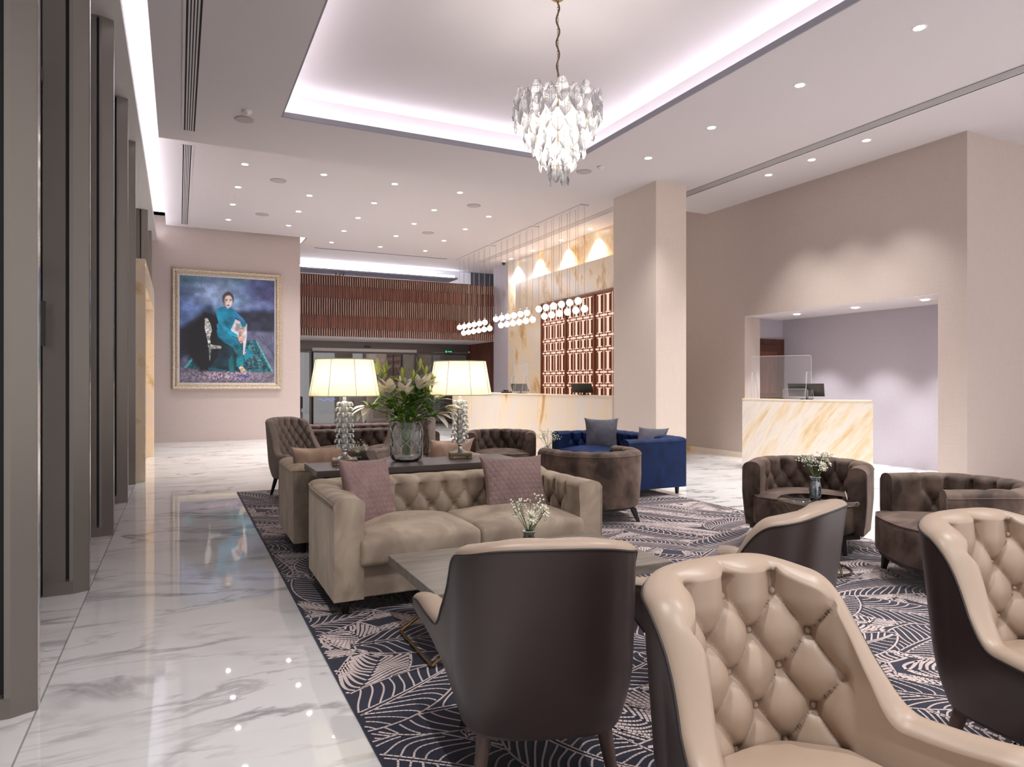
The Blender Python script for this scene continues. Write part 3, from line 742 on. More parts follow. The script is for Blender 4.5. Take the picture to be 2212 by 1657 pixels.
# ------------------------------------------------------------------ portrait
def portrait():
    t = empty('portrait_painting', (1.125, 18.76, 1.3), 0, 'framed painting of a seated woman in a teal dress', 'painting')
    W, Hh, f = 2.57, 3.0, .155
    m = MB(); hw = W/2
    prof = [(0, 0), (0, -.05), (.03, -.085), (.07, -.07), (.11, -.09), (f-.02, -.05), (f, -.03), (f, 0)]
    for (a, b) in ((0, 1), (1, 2), (2, 3), (3, 0)):
        C = [(-hw, 0), (hw, 0), (hw, Hh), (-hw, Hh)]
        sgn = [(1, 1), (-1, 1), (-1, -1), (1, -1)]
        A = [[(C[a][0]+sgn[a][0]*d, y, C[a][1]+sgn[a][1]*d) for d, y in prof], [(C[b][0]+sgn[b][0]*d, y, C[b][1]+sgn[b][1]*d) for d, y in prof]]
        m.grid(A, smooth=False)
    m.build('frame', 'gilt_frame', t)
    m = MB(); m.box(-hw+f-.02, hw-f+.02, -.032, -.026, f-.02, Hh-f+.02); m.build('liner', 'white_plastic', t)
    nx, nz = 260, 300
    cw, ch = hw-f-.015, Hh-2*f-.03
    U, V = np.meshgrid(np.linspace(0, 1, nx), np.linspace(0, 1, nz))     # V downwards
    X = U*1200+150; Yt = 165+80*U; Y = Yt+V*(1540-Yt)
    rng = np.random.RandomState(3)
    def sm(s_, n_=1):
        a = rng.rand(s_[0], s_[1]); iy = np.linspace(0, s_[0]-1, nz); ix = np.linspace(0, s_[1]-1, nx)
        y0 = np.floor(iy).astype(int).clip(0, s_[0]-2); x0 = np.floor(ix).astype(int).clip(0, s_[1]-2)
        fy = (iy-y0)[:, None]; fx = (ix-x0)[None]; fy = fy*fy*(3-2*fy); fx = fx*fx*(3-2*fx)
        return (a[y0][:, x0]*(1-fy)*(1-fx)+a[y0+1][:, x0]*fy*(1-fx)+a[y0][:, x0+1]*(1-fy)*fx+a[y0+1][:, x0+1]*fy*fx)
    N1, N2, N3 = sm((8, 7)), sm((24, 18)), sm((90, 60))
    img = np.zeros((nz, nx, 3)); c = lambda *a: np.array(a, float)
    def blend(mask, colr): img[:] = img*(1-mask[..., None])+c(*colr)*mask[..., None]
    img[:] = c(72, 96, 140)
    def glow(cx, cy, rx, ry, colr, k=1.0, p=1.0): blend(np.clip(k*np.exp(-(((X-cx)/rx)**2+((Y-cy)/ry)**2)**p), 0, 1), colr)
    glow(250, 230, 260, 110, (70, 104, 120), .9); glow(620, 420, 360, 230, (156, 180, 222), 1.0); glow(560, 320, 200, 90, (150, 172, 212), .6)
    glow(900, 230, 260, 80, (92, 122, 140), .7); glow(1230, 420, 220, 260, (66, 64, 104), .95); glow(1080, 330, 120, 90, (74, 84, 132), .6)
    glow(260, 640, 220, 120, (104, 128, 186), .9); glow(1150, 560, 260, 60, (110, 122, 168), .8); glow(850, 520, 200, 120, (128, 160, 196), .6)
    img[:] = img*(.82+.36*N2[..., None])*(.9+.2*N1[..., None])
    def poly(pts, colr, k=1.0, soft=0, shade=None):
        n = len(pts); ins = np.zeros(X.shape, bool); D = np.full(X.shape, 1e9)
        for i in range(n):
            (x1, y1), (x2, y2) = pts[i], pts[(i+1) % n]
            if y1 != y2:
                ins ^= ((y1 > Y) != (y2 > Y)) & (X < (x2-x1)*(Y-y1)/(y2-y1)+x1)
            tt = np.clip(((X-x1)*(x2-x1)+(Y-y1)*(y2-y1))/max(1e-9, (x2-x1)**2+(y2-y1)**2), 0, 1)
            D = np.minimum(D, np.hypot(X-x1-tt*(x2-x1), Y-y1-tt*(y2-y1)))
        sd = np.where(ins, D, -D); mk = np.clip(sd/max(soft, 3.5)+.5, 0, 1)*k
        cc = np.ones(X.shape+(3,))*c(*colr)
        if shade is not None: cc = cc*shade[..., None]
        img[:] = img*(1-mk[..., None])+cc*mk[..., None]
    # floor and dark band
    poly([(150, 850), (400, 700), (820, 630), (1360, 640), (1360, 940), (980, 920), (150, 1250)], (36, 38, 54), .9, 60, .7+.6*N2)
    poly([(150, 1250), (500, 1000), (980, 880), (1360, 900), (1360, 1560), (150, 1560)], (92, 92, 118), .95, 40, .75+.5*N2)
    poly([(150, 1360), (1360, 1400), (1360, 1560), (150, 1560)], (120, 112, 126), .8, 60, .7+.6*N3)
    for k in range(4): poly([(1110+k*60, 940), (1118+k*60, 940), (1360, 1240+k*40-60), (1360, 1256+k*40-60)], (60, 60, 84), .6, 4)
    poly([(180, 1000), (230, 830), (330, 760), (430, 650), (520, 600), (600, 700), (640, 900), (560, 1200), (420, 1400), (290, 1260), (200, 1120)], (22, 24, 36), .97, 110); glow(505, 580, 50, 60, (40, 52, 84), .7)
    poly([(260, 1230), (560, 980), (980, 1000), (1110, 1005), (1325, 1400), (930, 1405), (230, 1350)], (30, 96, 104), .95, 5, .55+.9*N3)
    poly([(300, 1240), (600, 1020), (1080, 1030), (1270, 1370), (950, 1375), (290, 1330)], (26, 66, 84), .8, 4, .5+N3)
    poly([(1000, 1060), (1060, 1050), (1210, 1330), (1000, 1350)], (70, 118, 124), .6, 8, .4+1.1*N3)
    poly([(1100, 1010), (1118, 1010), (1335, 1400), (1305, 1400)], (110, 176, 178), .8, 4)
    poly([(200, 1350), (290, 1235), (310, 1245), (240, 1352)], (90, 176, 182), .8, 8)
    poly([(270, 900), (450, 640), (620, 720), (720, 1000), (720, 1400), (400, 1380), (280, 1200)], (15, 16, 24), .98, 40)
    # dress skirt
    poly([(600, 880), (640, 860), (880, 960), (905, 1100), (960, 1260), (930, 1400), (760, 1410), (500, 1370), (620, 1200)], (14, 48, 62), .95, 14, .6+.8*N2)
    poly([(600, 870), (640, 855), (760, 930), (870, 985), (900, 1060), (850, 1110), (700, 1030), (620, 950)], (14, 118, 150), 1, 8, .75+.5*N2)
    poly([(790, 1060), (900, 1060), (955, 1260), (925, 1390), (850, 1330), (860, 1200)], (16, 108, 122), .95, 10, .6+.8*N2)
    poly([(750, 1250), (800, 1180), (830, 1400), (760, 1400)], (18, 122, 124), .7, 12)
    poly([(965, 1100), (1085, 1150), (1060, 1200), (965, 1260), (945, 1190)], (24, 130, 160), 1, 6, .8+.4*N2)
    poly([(500, 1345), (720, 1375), (730, 1410), (500, 1375)], (14, 86, 108), .9, 8)
    # chair
    poly([(455, 720), (490, 715), (530, 800), (545, 880), (520, 960), (530, 1045), (500, 1050), (480, 960), (455, 850)], (176, 178, 176), 1, 5, .55+.8*N3)
    poly([(490, 1060), (530, 1050), (665, 1075), (655, 1105), (510, 1110)], (158, 162, 158), 1, 5, .6+.7*N3)
    poly([(505, 1110), (535, 1110), (522, 1260), (515, 1262)], (150, 156, 150), 1, 5, .6+.7*N3)
    poly([(770, 880), (830, 725), (900, 760), (990, 790), (985, 960), (970, 1080), (950, 1190), (935, 1180), (940, 1040), (900, 960), (850, 930)], (206, 202, 210), 1, 5, .8+.35*N2)
    poly([(850, 780), (905, 800), (890, 890), (830, 880)], (130, 124, 132), .8, 10)
    # torso
    poly([(595, 610), (640, 585), (690, 570), (780, 580), (830, 625), (850, 660), (830, 760), (780, 860), (800, 960), (620, 900), (600, 800), (640, 760), (600, 690)], (14, 128, 164), 1, 5, .72+.55*N2)
    poly([(640, 760), (700, 740), (760, 770), (760, 880), (650, 860)], (8, 84, 120), .6, 30)
    poly([(590, 620), (640, 590), (660, 680), (720, 830), (870, 935), (855, 965), (720, 910), (620, 760)], (20, 138, 170), 1, 6, .75+.5*N2)
    poly([(800, 600), (850, 640), (930, 710), (985, 790), (960, 835), (915, 810), (900, 760), (840, 710)], (26, 112, 160), 1, 6, .8+.45*N2)
    poly([(850, 660), (930, 720), (960, 770), (900, 730)], (110, 130, 180), .6, 8)
    poly([(915, 800), (975, 785), (960, 838), (920, 830)], (14, 122, 144), 1, 5)
    # hands
    poly([(880, 880), (905, 840), (960, 830), (945, 900), (915, 950), (885, 940)], (186, 158, 148), 1, 5, .7+.5*N3)
    poly([(860, 950), (920, 930), (950, 990), (920, 1045), (895, 1030)], (204, 162, 150), 1, 5, .75+.45*N3)
    poly([(955, 1140), (980, 1150), (950, 1190)], (196, 140, 130), 1, 4)
    # head
    poly([(690, 520), (740, 600), (770, 580), (790, 540)], (190, 176, 176), 1, 5)
    glow(745, 470, 72, 84, (62, 46, 48), 1.4, 4)
    glow(750, 500, 52, 76, (226, 208, 202), 1.4, 4); glow(700, 505, 18, 60, (120, 92, 90), .7)
    poly([(690, 440), (720, 410), (790, 410), (805, 440), (760, 425), (715, 435)], (90, 62, 60), .9, 8)
    for ex in (727, 778):
        glow(ex, 492, 13, 6, (50, 40, 50), 1.2, 2); glow(ex, 477, 17, 4, (80, 60, 60), .8, 2)
    glow(755, 522, 5, 14, (196, 166, 160), .8); glow(747, 553, 18, 7, (70, 24, 34), 1.3, 2)
    # foot and petals
    poly([(880, 1350), (920, 1320), (960, 1360), (1000, 1410), (960, 1435), (910, 1400)], (206, 186, 160), 1, 5, .75+.4*N3)
    S = rng.rand(nz, nx)
    band = np.exp(-((X-760)/340)**4)*np.exp(-((Y-1450)/52)**4)
    for thr, cc in ((.60, (212, 200, 210)), (.76, (206, 130, 130)), (.86, (40, 60, 150)), (.93, (240, 240, 240))):
        q = np.repeat(np.repeat(rng.rand(nz//3+1, nx//3+1), 3, 0), 3, 1)[:nz, :nx]; blend(((q > thr)*band*.8), cc)
    glow(960, 1460, 110, 22, (60, 70, 160), .6)
    img[:] = np.clip(img*(.93+.14*N3[..., None])+ (S[..., None]-.5)*6, 0, 255)
    a = img/255; L = np.where(a > .04045, ((a+.055)/1.055)**2.4, a/12.92)
    me = bpy.data.meshes.new('canvas'); px = -cw+U*2*cw; pz = f+.015+(1-V)*ch
    vv = np.stack([px, np.full_like(px, -.036), pz], -1).reshape(-1, 3)
    idx = np.arange(nx*nz).reshape(nz, nx)
    F = np.stack([idx[1:, :-1], idx[1:, 1:], idx[:-1, 1:], idx[:-1, :-1]], -1).reshape(-1, 4)
    me.from_pydata(vv.tolist(), [], F.tolist()); at = me.color_attributes.new('Col', 'FLOAT_COLOR', 'POINT')
    at.data.foreach_set('color', np.concatenate([L.reshape(-1, 3), np.ones((nx*nz, 1))], 1).astype(np.float32).ravel())
    me.materials.append(MT['painted']); o = bpy.data.objects.new('canvas', me); col.objects.link(o); o.parent = t
portrait()

# ------------------------------------------------------------------ rug with leaf pattern
def rug():
    X0, X1, Y0, Y1 = .69, 5.75, -.6, 9.76
    m = MB(); m.box(X0, X1, Y0, Y1, 0, .008, mat=0)
    rng = random.Random(11)
    def leaf(cx, cy, ang, L, Wd, bend, kind):
        return dict(c=(cx, cy), ca=math.cos(ang), sa=math.sin(ang), L=L, W=Wd, b=bend, k=kind)
    def loc2w(l, u, v):     # u along -.5...5, v across
        x = u*l['L']; y = v+l['b']*(1-4*u*u)*l['L']*.25
        return (l['c'][0]+x*l['ca']-y*l['sa'], l['c'][1]+x*l['sa']+y*l['ca'])
    def width(l, u):
        q = u+.5
        return l['W']*.5*max(0, math.sin(PI*min(1, max(0, q))**.8))**.62
    def inside(l, p, mg=0.0):
        dx, dy = p[0]-l['c'][0], p[1]-l['c'][1]
        if dx*dx+dy*dy > (l['L']*.62)**2: return False
        x = dx*l['ca']+dy*l['sa']; y = -dx*l['sa']+dy*l['ca']; u = x/l['L']
        if abs(u) >= .5: return False
        return abs(y-l['b']*(1-4*u*u)*l['L']*.25) < width(l, u)-mg
    leaves = []
    # lower layer: dense pale leaves; upper: navy leaves with thin lines
    for lay, (st, jit) in enumerate(((.42, .12), (.62, .17))):
        y = Y0-.2; r = 0
        while y < Y1+.3:
            x = X0-.3+(r % 2)*st*.6
            while x < X1+.4:
                ang = rng.choice([-.35, .15, .5, 2.6, -.9, 1.2, 1.9])+rng.uniform(-.3, .3)
                if lay == 0: leaves.append(leaf(x+rng.uniform(-jit, jit), y+rng.uniform(-jit, jit), ang, rng.uniform(.7, .95), rng.uniform(.28, .36), rng.uniform(-.5, .5), 1))
                else: leaves.append(leaf(x+rng.uniform(-jit, jit), y+rng.uniform(-jit, jit), ang, rng.uniform(.8, 1.25), rng.uniform(.32, .46), rng.uniform(-.6, .6), 0))
                x += st*1.25
            y += st*.72; r += 1
    nl = len(leaves); cell = {}
    for i, l in enumerate(leaves):
        R = l['L']*.62
        for a in range(int((l['c'][0]-R)//.5), int((l['c'][0]+R)//.5)+1):
            for b in range(int((l['c'][1]-R)//.5), int((l['c'][1]+R)//.5)+1): cell.setdefault((a, b), []).append(i)
    def vis(i, p):
        if not (X0+.01 < p[0] < X1-.01 and Y0+.01 < p[1] < Y1-.01): return False
        for j in cell.get((int(p[0]//.5), int(p[1]//.5)), ()):
            if j > i and inside(leaves[j], p): return False
        return True
    V = []; F = []; Z = .0092
    def stroke(i, pts, w_):
        prev = None; ok0 = vis(i, pts[0])
        for k in range(len(pts)-1):
            p, q = pts[k], pts[k+1]; ok1 = vis(i, q)
            if ok0 and ok1:
                dx, dy = q[0]-p[0], q[1]-p[1]; d = math.hypot(dx, dy) or 1
                ww = (w_ if not callable(w_) else w_(k/(len(pts)-1)))*.5
                nx, ny = -dy/d*ww, dx/d*ww
                ex, ey = dx/d*.0015, dy/d*.0015; b = len(V)
                V.extend([(p[0]+nx-ex, p[1]+ny-ey, Z), (p[0]-nx-ex, p[1]-ny-ey, Z), (q[0]-nx+ex, q[1]-ny+ey, Z), (q[0]+nx+ex, q[1]+ny+ey, Z)]); F.append((b, b+1, b+2, b+3))
            ok0 = ok1
    for i, l in enumerate(leaves):
        if not (X0-.7 < l['c'][0] < X1+.7): continue
        ns = 44
        for s_ in (-1, 1): stroke(i, [loc2w(l, -.5+k/ns, s_*(width(l, -.5+k/ns)-.004)) for k in range(ns+1)], .010 if l['k'] == 0 else .016)
        if l['k'] == 0:
            for s_ in (-1, 1): stroke(i, [loc2w(l, -.5+.96*k/ns, s_*.016*(1-k/ns*.7)) for k in range(ns+1)], .009)
            step = .062 if i % 3 else .045; wv = .009
        else: step = .038; wv = .017
        n = int(l['L']/step)
        for s_ in (-1, 1):
            cur = rng.uniform(-.06, .06)
            for k in range(-1, n):
                u0 = -.5+(k+.5)/n; pts = []; shear = .17 if l['k'] == 0 else .24
                for q in range(13):
                    f = q/12; u = u0+shear*f+cur*math.sin(PI*f)+.012*math.sin(f*5+k)
                    if u > .49 or u < -.495: continue
                    wmax = width(l, u); v0 = .014 if l['k'] == 0 else .006
                    v = v0+f*(.5*l['W']*1.02-v0)
                    if v > wmax-.004: break
                    pts.append(loc2w(l, u, s_*v))
                if len(pts) > 1: stroke(i, pts, wv if l['k'] == 0 else (lambda f, w=wv: w*(.75+.5*f)))
    m.add(V, F, False, 1)
    o = m.build('leaf_pattern_rug', ['rug_navy', 'rug_cream']); tag(o, 'navy rug with cream banana leaf pattern under the lounge seating', 'rug')
rug()

# ------------------------------------------------------------------ upholstery builders
def resample(pts, n):
    P = np.array(pts, float); d = np.r_[0, np.cumsum(np.hypot(*np.diff(P, axis=0).T))]
    q = np.linspace(0, d[-1], n); return np.stack([np.interp(q, d, P[:, 0]), np.interp(q, d, P[:, 1])], 1)
def tuftval(s, z, a, b, zt, zb):
    t = np.clip((zt-z)/(2*b), 0, (zt-zb)/(2*b)); u = s/a+t; v = s/a-t
    P = np.abs(np.sin(PI*u)*np.sin(PI*v))
    du = u-np.round(u); dv = v-np.round(v); inr = ((z < zt+b*.6) & (z > zb-b*.6))
    dim = np.exp(-(du**2+dv**2)/.022)*inr
    return P**.42, dim
def ushell(Po, Pi, H, z0, zi, thick_rad, T, tf=None, outer_mats=0, rim_k=7, rows_o=14, rows_i=40, roll=0.0, fade=None):
    """outer skin, inner skin with buttoned tufting, rolled rim and end caps; T maps (x,y,z)->(x,y,z). Returns (outer MB, inner MB, rim path, end loops)"""
    N = len(Po); H = np.array(H); r = thick_rad
    nrm = Pi-Po; ln = np.hypot(nrm[:, 0], nrm[:, 1])[:, None]; nn = nrm/ln
    sarc = np.r_[0, np.cumsum(np.hypot(*np.diff(Pi, axis=0).T))]; sc = sarc-sarc[-1]/2
    O = []
    for k in range(rows_o+1):
        z = z0+(H-r-z0)*k/rows_o; O.append([T(Po[i][0], Po[i][1], z[i]) for i in range(N)])
    rim = []
    for k in range(1, rim_k+1):
        th = PI*k/(rim_k+1); c_, s_ = math.cos(th), math.sin(th)
        mid = (Po+Pi)/2; hw = ln/2
        q = mid-nn*hw*c_*(1+roll*(0 if c_ > 0 else 1)); zl = 0
        if tf:
            P_, dim = tuftval(sc, H-r, tf['a'], tf['b'], tf['zt'], tf['zb']); e = np.clip((tf['smax']-np.abs(sc))/.06, 0, 1)
            if H.max() > .85: e = e*np.clip((H-.78)/.09, 0, 1)
            of = (tf['h']*P_*e+tf['h']*.6*(1-e)); q = q+nn*(of*(1-c_)/2*(.55 if H.max() > .85 else 1))[:, None]; zl = (-.02 if H.max() > .85 else -.14)*(tf['h']*(1-P_)*e)*(s_**.5)
        zr = H-r+r*s_+zl; rim.append([T(q[i][0], q[i][1], zr[i]) for i in range(N)])
    I = []
    for k in range(rows_i+1):
        z = (H-r)+(zi-(H-r))*k/rows_i; off = np.zeros(N)
        if tf:
            P_, dim = tuftval(sc, z, tf['a'], tf['b'], tf['zt'], tf['zb'])
            e = np.clip((tf['smax']-np.abs(sc))/.06, 0, 1)
            if H.max() > .85: e = e*np.clip((H-.78)/.09, 0, 1)
            if fade is not None: e = e*fade(z)
            off = (tf['h']*P_-tf['d']*dim)*e + tf['h']*.6*(1-e)
        ro = roll*ln[:, 0]/2*max(0, 1-k/rows_i*4)
        q = Pi+nn*(off+ro)[:, None]; I.append([T(q[i][0], q[i][1], z[i]) for i in range(N)])
    return O, rim, I, sc, nn
def shell_parts(Po, Pi, H, z0, zi, r, T, tf, parent, m_out, m_in, names=('shell', 'tufted_upholstery'), btn=.012, roll=0.0, pipe=None, rows_i=40, bottom=True, fade=None):
    O, rim, I, sc, nn = ushell(Po, Pi, H, z0, zi, r, T, tf, roll=roll, rows_i=rows_i, fade=fade)
    mo = MB(); mo.grid(O)
    mi = MB(); mi.grid([O[-1]]+rim+I)
    for e in (0, -1):           # flat end caps
        loop = [row[e] for row in O]+[row[e] for row in rim]+[row[e] for row in I]
        n = len(loop); mi.add(loop, [tuple(range(n)) if e == 0 else tuple(range(n-1, -1, -1))], False)
    if tf:
        rows = int(round((tf['zt']-tf['zb'])/tf['b']))+1
        for k in range(rows):
            z = tf['zt']-k*tf['b']; j0 = int(tf['smax']/tf['a'])+1
            for j in range(-j0, j0+1):
                s = (j+.5*(k % 2))*tf['a']
                if abs(s) > tf['smax']-.03: continue
                fi = np.interp(s, sc, np.arange(len(sc))); i0 = int(fi)
                if z > H[i0]-r-.02: continue
                p = Pi[i0]+(Pi[min(i0+1, len(Pi)-1)]-Pi[i0])*(fi-i0)-nn[i0]*(tf['d']*.55)
                mi.sphere(T(p[0], p[1], z), btn, 8, 6)
    so = mo.build(names[0], m_out, parent); si = mi.build(names[1], m_in, parent)
    if pipe:
        path = [O[-1][i] for i in range(len(Po))]
        c = []
        lo = [row[0] for row in O[2:]]; hi = [row[-1] for row in O[2:]]
        MB().tube(lo[:-1]+path+hi[:-1][::-1], .005, 6).build('piping', pipe, parent)
    return so, si
def loop_cushion(loop, z0, z1, r, crown, rings=9):
    L = np.array(loop); c = L.mean(0); m = MB(); A = []
    d = np.hypot(*(L-c).T)[:, None]; un = (L-c)/d
    for k in range(6):
        a = -PI/2+PI/2*k/5; A.append([(p[0], p[1], z0+r+r*math.sin(a)) for p in (L-un*r*(1-math.cos(a)))])
    for k in range(6):
        a = PI/2*k/5; A.append([(p[0], p[1], z1-r+r*math.sin(a)) for p in (L-un*r*(1-math.cos(a)))])
    for k in range(1, rings+1):
        q = 1-k/rings; qq = max(q, .01); A.append([(p[0], p[1], z1+crown*(1-q**2.2)) for p in (c+(L-un*r-c)*qq)])
    m.grid([[tuple(p) for p in row] for row in A], wrap=True)
    m.add([A[0][i] for i in range(len(L))], [tuple(range(len(L)-1, -1, -1))], False); return m
def rbox(w_, d_, h_, r, crown=0.0, side=0.0, n=9, puff=1.0):
    def ax(h):
        c = [-h, -h+r*.3, -h+r*.65, -h+r]; c = c+list(np.linspace(-h+r, h-r, n+1)[1:-1])+[-x for x in c[::-1]]; return c
    X, Y, Zc = ax(w_/2), ax(d_/2), ax(h_/2) if h_ > 2.2*r else [-h_/2, -h_/2+r*.3, 0, h_/2-r*.3, h_/2]
    m = MB(); hw, hd, hh = w_/2, d_/2, h_/2
    def P(x, y, z):
        rr = min(r, hh*.999); cx = max(-hw+rr, min(hw-rr, x)); cy_ = max(-hd+rr, min(hd-rr, y)); cz = max(-hh+rr, min(hh-rr, z))
        d = Vector((x-cx, y-cy_, z-cz))
        if d.length > 1e-9: d.normalize()
        q = Vector((cx, cy_, cz))+d*rr; k = max(0, 1-(q.x/hw)**2)*max(0, 1-(q.y/hd)**2)
        if z > 0: q.z += crown*k**.7
        q.y += side*(1 if y > 0 else -1)*max(0, 1-(q.z/hh)**2)*(abs(y)/hd)**3
        return tuple(q)
    m.grid([[P(x, y, hh) for x in X] for y in Y]); m.grid([[P(x, y, -hh) for x in X] for y in Y], flip=True)
    m.grid([[P(x, -hd, z) for x in X] for z in Zc]); m.grid([[P(x, hd, z) for x in X] for z in Zc], flip=True)
    m.grid([[P(-hw, y, z) for y in Y] for z in Zc], flip=True); m.grid([[P(hw, y, z) for y in Y] for z in Zc])
    return m
def weld(o, d=.0004):
    bm = bmesh.new(); bm.from_mesh(o.data); bmesh.ops.remove_doubles(bm, verts=bm.verts, dist=d); bm.normal_update(); bm.to_mesh(o.data); bm.free(); return o
def leg(parent, x, y, h, r0, r1, mat, splay=(0, 0), name='leg', sq=False):
    m = MB(); n = 4 if sq else 14; v = []
    for k, z in enumerate((0, .0, h)):
        pass
    rings = [(0, r1*.9), (.004, r1), (h, r0)]
    A = []
    for z, r in rings:
        f = 1-z/h; A.append([(x+splay[0]*f+r*math.cos(2*PI*q/n+(PI/4 if sq else 0)), y+splay[1]*f+r*math.sin(2*PI*q/n+(PI/4 if sq else 0)), z) for q in range(n)])
    m.grid(A, smooth=not sq, wrap=True); m.add(A[0], [tuple(range(n-1, -1, -1))], False)
    return m.build(name, mat, parent)

def wing_chair(name, label, cat, loc, rz, m_out, m_in, pipe, tall=.93, group=None, leg_mat='walnut_leg', a=.168, b=.105, amp=.038):
    t = empty(name, loc, rz, label, cat, group)
    def U(ax, ay, ex, yf, nA=26, nC=70):
        L = [(-ax*1.0, yf-(yf)*k/nA) for k in range(nA)]
        C = []
        for k in range(nC+1):
            th = PI+PI*k/nC; c_, s_ = math.cos(th), math.sin(th)
            C.append((ax*np.sign(c_)*abs(c_)**(2/ex), ay*np.sign(s_)*abs(s_)**(2/ex)))
        R = [(ax, yf*(k+1)/nA) for k in range(nA)]
        return L, C, R
    def asm(ax, ay, ex, yf): 
        L, C, R = U(ax, ay, ex, yf); return np.vstack([resample(L+[C[0]], 56)[:-1], resample(C, 151), resample([C[-1]]+R, 56)[1:]])
    Po = asm(.34, .35, 3.4, .36); Pi = asm(.275, .275, 3.0, .33)
    H = []
    for p in Po:
        q = np.clip((p[1]+.19)/.17, 0, 1); q = q*q*(3-2*q); arm = .555+.02*np.clip((p[1]-.15)/.2, 0, 1)-.03*np.clip((p[1]-.30)/.06, 0, 1)
        H.append(tall*(1-q)+arm*q-.012*(abs(p[0])/.34)**3*(1-q)-.045*np.clip((abs(p[0])-.14)/.20, 0, 1)**2*(1-q))
    H = np.convolve(np.pad(H, 8, mode='edge'), np.ones(17)/17, mode='valid')
    def T(x, y, z):
        k = 1.0
        if z < .45: k = 1-.16*((.45-z)/.25)**1.6
        if z > .5: kx = 1
        else: kx = 1
        if y > -.18: kx *= 1+.42*np.clip((y+.16)/.50, 0, 1)*np.clip((z-.24)/.25, 0, 1)*np.clip((.78-z)/.16, 0, 1)
        yy = y*k; back = np.clip(-y/.3, 0, 1)
        yy -= .10*max(0, z-.42)*back*1.3; yy += .05*max(0, z-.6)*(1-back)*-1
        return (x*k*kx, yy, z)
    tf = dict(a=a, b=b, zt=tall-.105, zb=.40, smax=.56, h=amp, d=.022)
    def fade(z): return np.where(z > .0, 1.0, 1.0)
    shell_parts(Po, Pi, H, .24, .245, .030, T, tf, t, m_out, m_in, pipe=pipe, rows_i=90, btn=.0115)
    # under-body closing the shell
    base = asm(.34, .35, 3.4, .36); loop = [T(p[0], p[1], .24)[:2] for p in base]
    mm = MB(); mm.prism([(p[0]*.97, p[1]*.97) for p in loop], .225, .26); mm.build('base', m_out, t)
    front = resample([(-.27, .35), (-.15, .385), (0, .395), (.15, .385), (.27, .35)], 14)
    inner = resample([(.27, .1), (.25, -.12), (.12, -.235), (0, -.245), (-.12, -.235), (-.25, -.12), (-.27, .1)], 26)
    weld(loop_cushion(np.vstack([front, inner]), .25, .44, .03, .035).build('seat', m_in, t))
    for sx in (-1, 1):
        leg(t, sx*.21, -.21, .24, .030, .017, leg_mat, (sx*.035, -.06)); leg(t, sx*.23, .24, .24, .030, .017, leg_mat, (sx*.035, .05))
    return t
wing_chair('wing_chair', 'dark leather wing chair seen from behind at the coffee table', 'chair', (1.235, 2.32, .008), -math.radians(20), 'leather_dark', 'leather_taupe', 'piping_dark')
wing_chair('wing_chair', 'taupe tufted leather wing chair in the foreground, seat at the bottom edge', 'chair', (1.416, 1.18, .008), math.radians(180), 'leather_dark', 'leather_taupe', 'piping_dark')
wing_chair('wing_chair', 'taupe tufted leather wing chair cut off by the right edge', 'chair', (2.84, 1.33, .008), math.radians(174), 'leather_dark', 'leather_taupe', 'piping_dark')
wing_chair('wing_chair', 'dark leather wing chair turned away, just behind the foreground taupe one', 'chair', (2.38, 2.40, .008), math.radians(20), 'leather_dark', 'leather_taupe', 'piping_dark')
wing_chair('wing_chair', 'taupe fabric wing chair left of the left table lamp', 'chair', (1.42, 9.2, .008), -math.radians(150), 'fabric_taupe', 'fabric_taupe', None, tall=1.0, a=.105, b=.085, leg_mat='dark_leg')
wing_chair('wing_chair', 'taupe fabric wing chair half hidden behind the lily vase', 'chair', (2.85, 9.1, .008), math.radians(148), 'fabric_taupe', 'fabric_taupe', None, tall=1.0, a=.105, b=.085, leg_mat='dark_leg')

def tub_chair(label, loc, rz, mat='velvet_brown'):
    t = empty('tub_chair', loc, rz, label, 'armchair', 'brown velvet tub chairs')
    def U(R, ry, yf):
        C = [(R*math.cos(PI+PI*k/80), ry*math.sin(PI+PI*k/80)) for k in range(81)]
        return np.vstack([resample([(-R*.97, yf), C[0]], 26)[:-1], resample(C, 111), resample([C[-1], (R*.97, yf)], 26)[1:]])
    Po = U(.52, .50, .34); Pi = U(.40, .37, .32)
    H = [.745-.01*np.clip(p[1]/.3, 0, 1) for p in Po]
    def T(x, y, z):
        k = 1-.05*max(0, (.45-z)/.3); return (x*k, y*k, z)
    tf = dict(a=.17, b=.125, zt=.63, zb=.35, smax=.72, h=.052, d=.02)
    shell_parts(Po, Pi, H, .165, .166, .05, T, tf, t, mat, mat, rows_i=56, btn=.012, pipe='velvet_rose_brown')
    front = resample([(-.415, .32), (-.36, .44), (-.2, .505), (0, .52), (.2, .505), (.36, .44), (.415, .32)], 28)
    back = resample([(.40, .0), (.36, -.2), (.2, -.35), (0, -.38), (-.2, -.35), (-.36, -.2), (-.40, 0)], 30)
    lp = np.vstack([front, back])
    weld(loop_cushion(lp, .17, .445, .045, .035).build('seat', mat, t))
    MB().tube([(p[0]*.985, p[1]*.985, .437) for p in front], .006, 6).build('piping', 'velvet_rose_brown', t)
    sh = [T(p[0], p[1], .16)[:2] for p in Po]+[(.3, .47), (0, .5), (-.3, .47)]
    MB().prism([(p[0]*.94, p[1]*.94) for p in sh], .135, .17).build('base', 'dark_leg', t)
    for sx in (-1, 1):
        leg(t, sx*.33, .36, .14, .042, .022, 'dark_leg', (sx*.02, .02), sq=True); leg(t, sx*.30, -.34, .14, .038, .02, 'dark_leg', (sx*.04, -.05), sq=True)
    return t
tub_chair('brown velvet tub chair seen from behind beside the blue sofa', (4.02, 6.25, .008), -math.radians(8))
tub_chair('brown velvet tub chair behind the right table lamp, facing the camera', (4.3, 9.2, .008), math.radians(155))
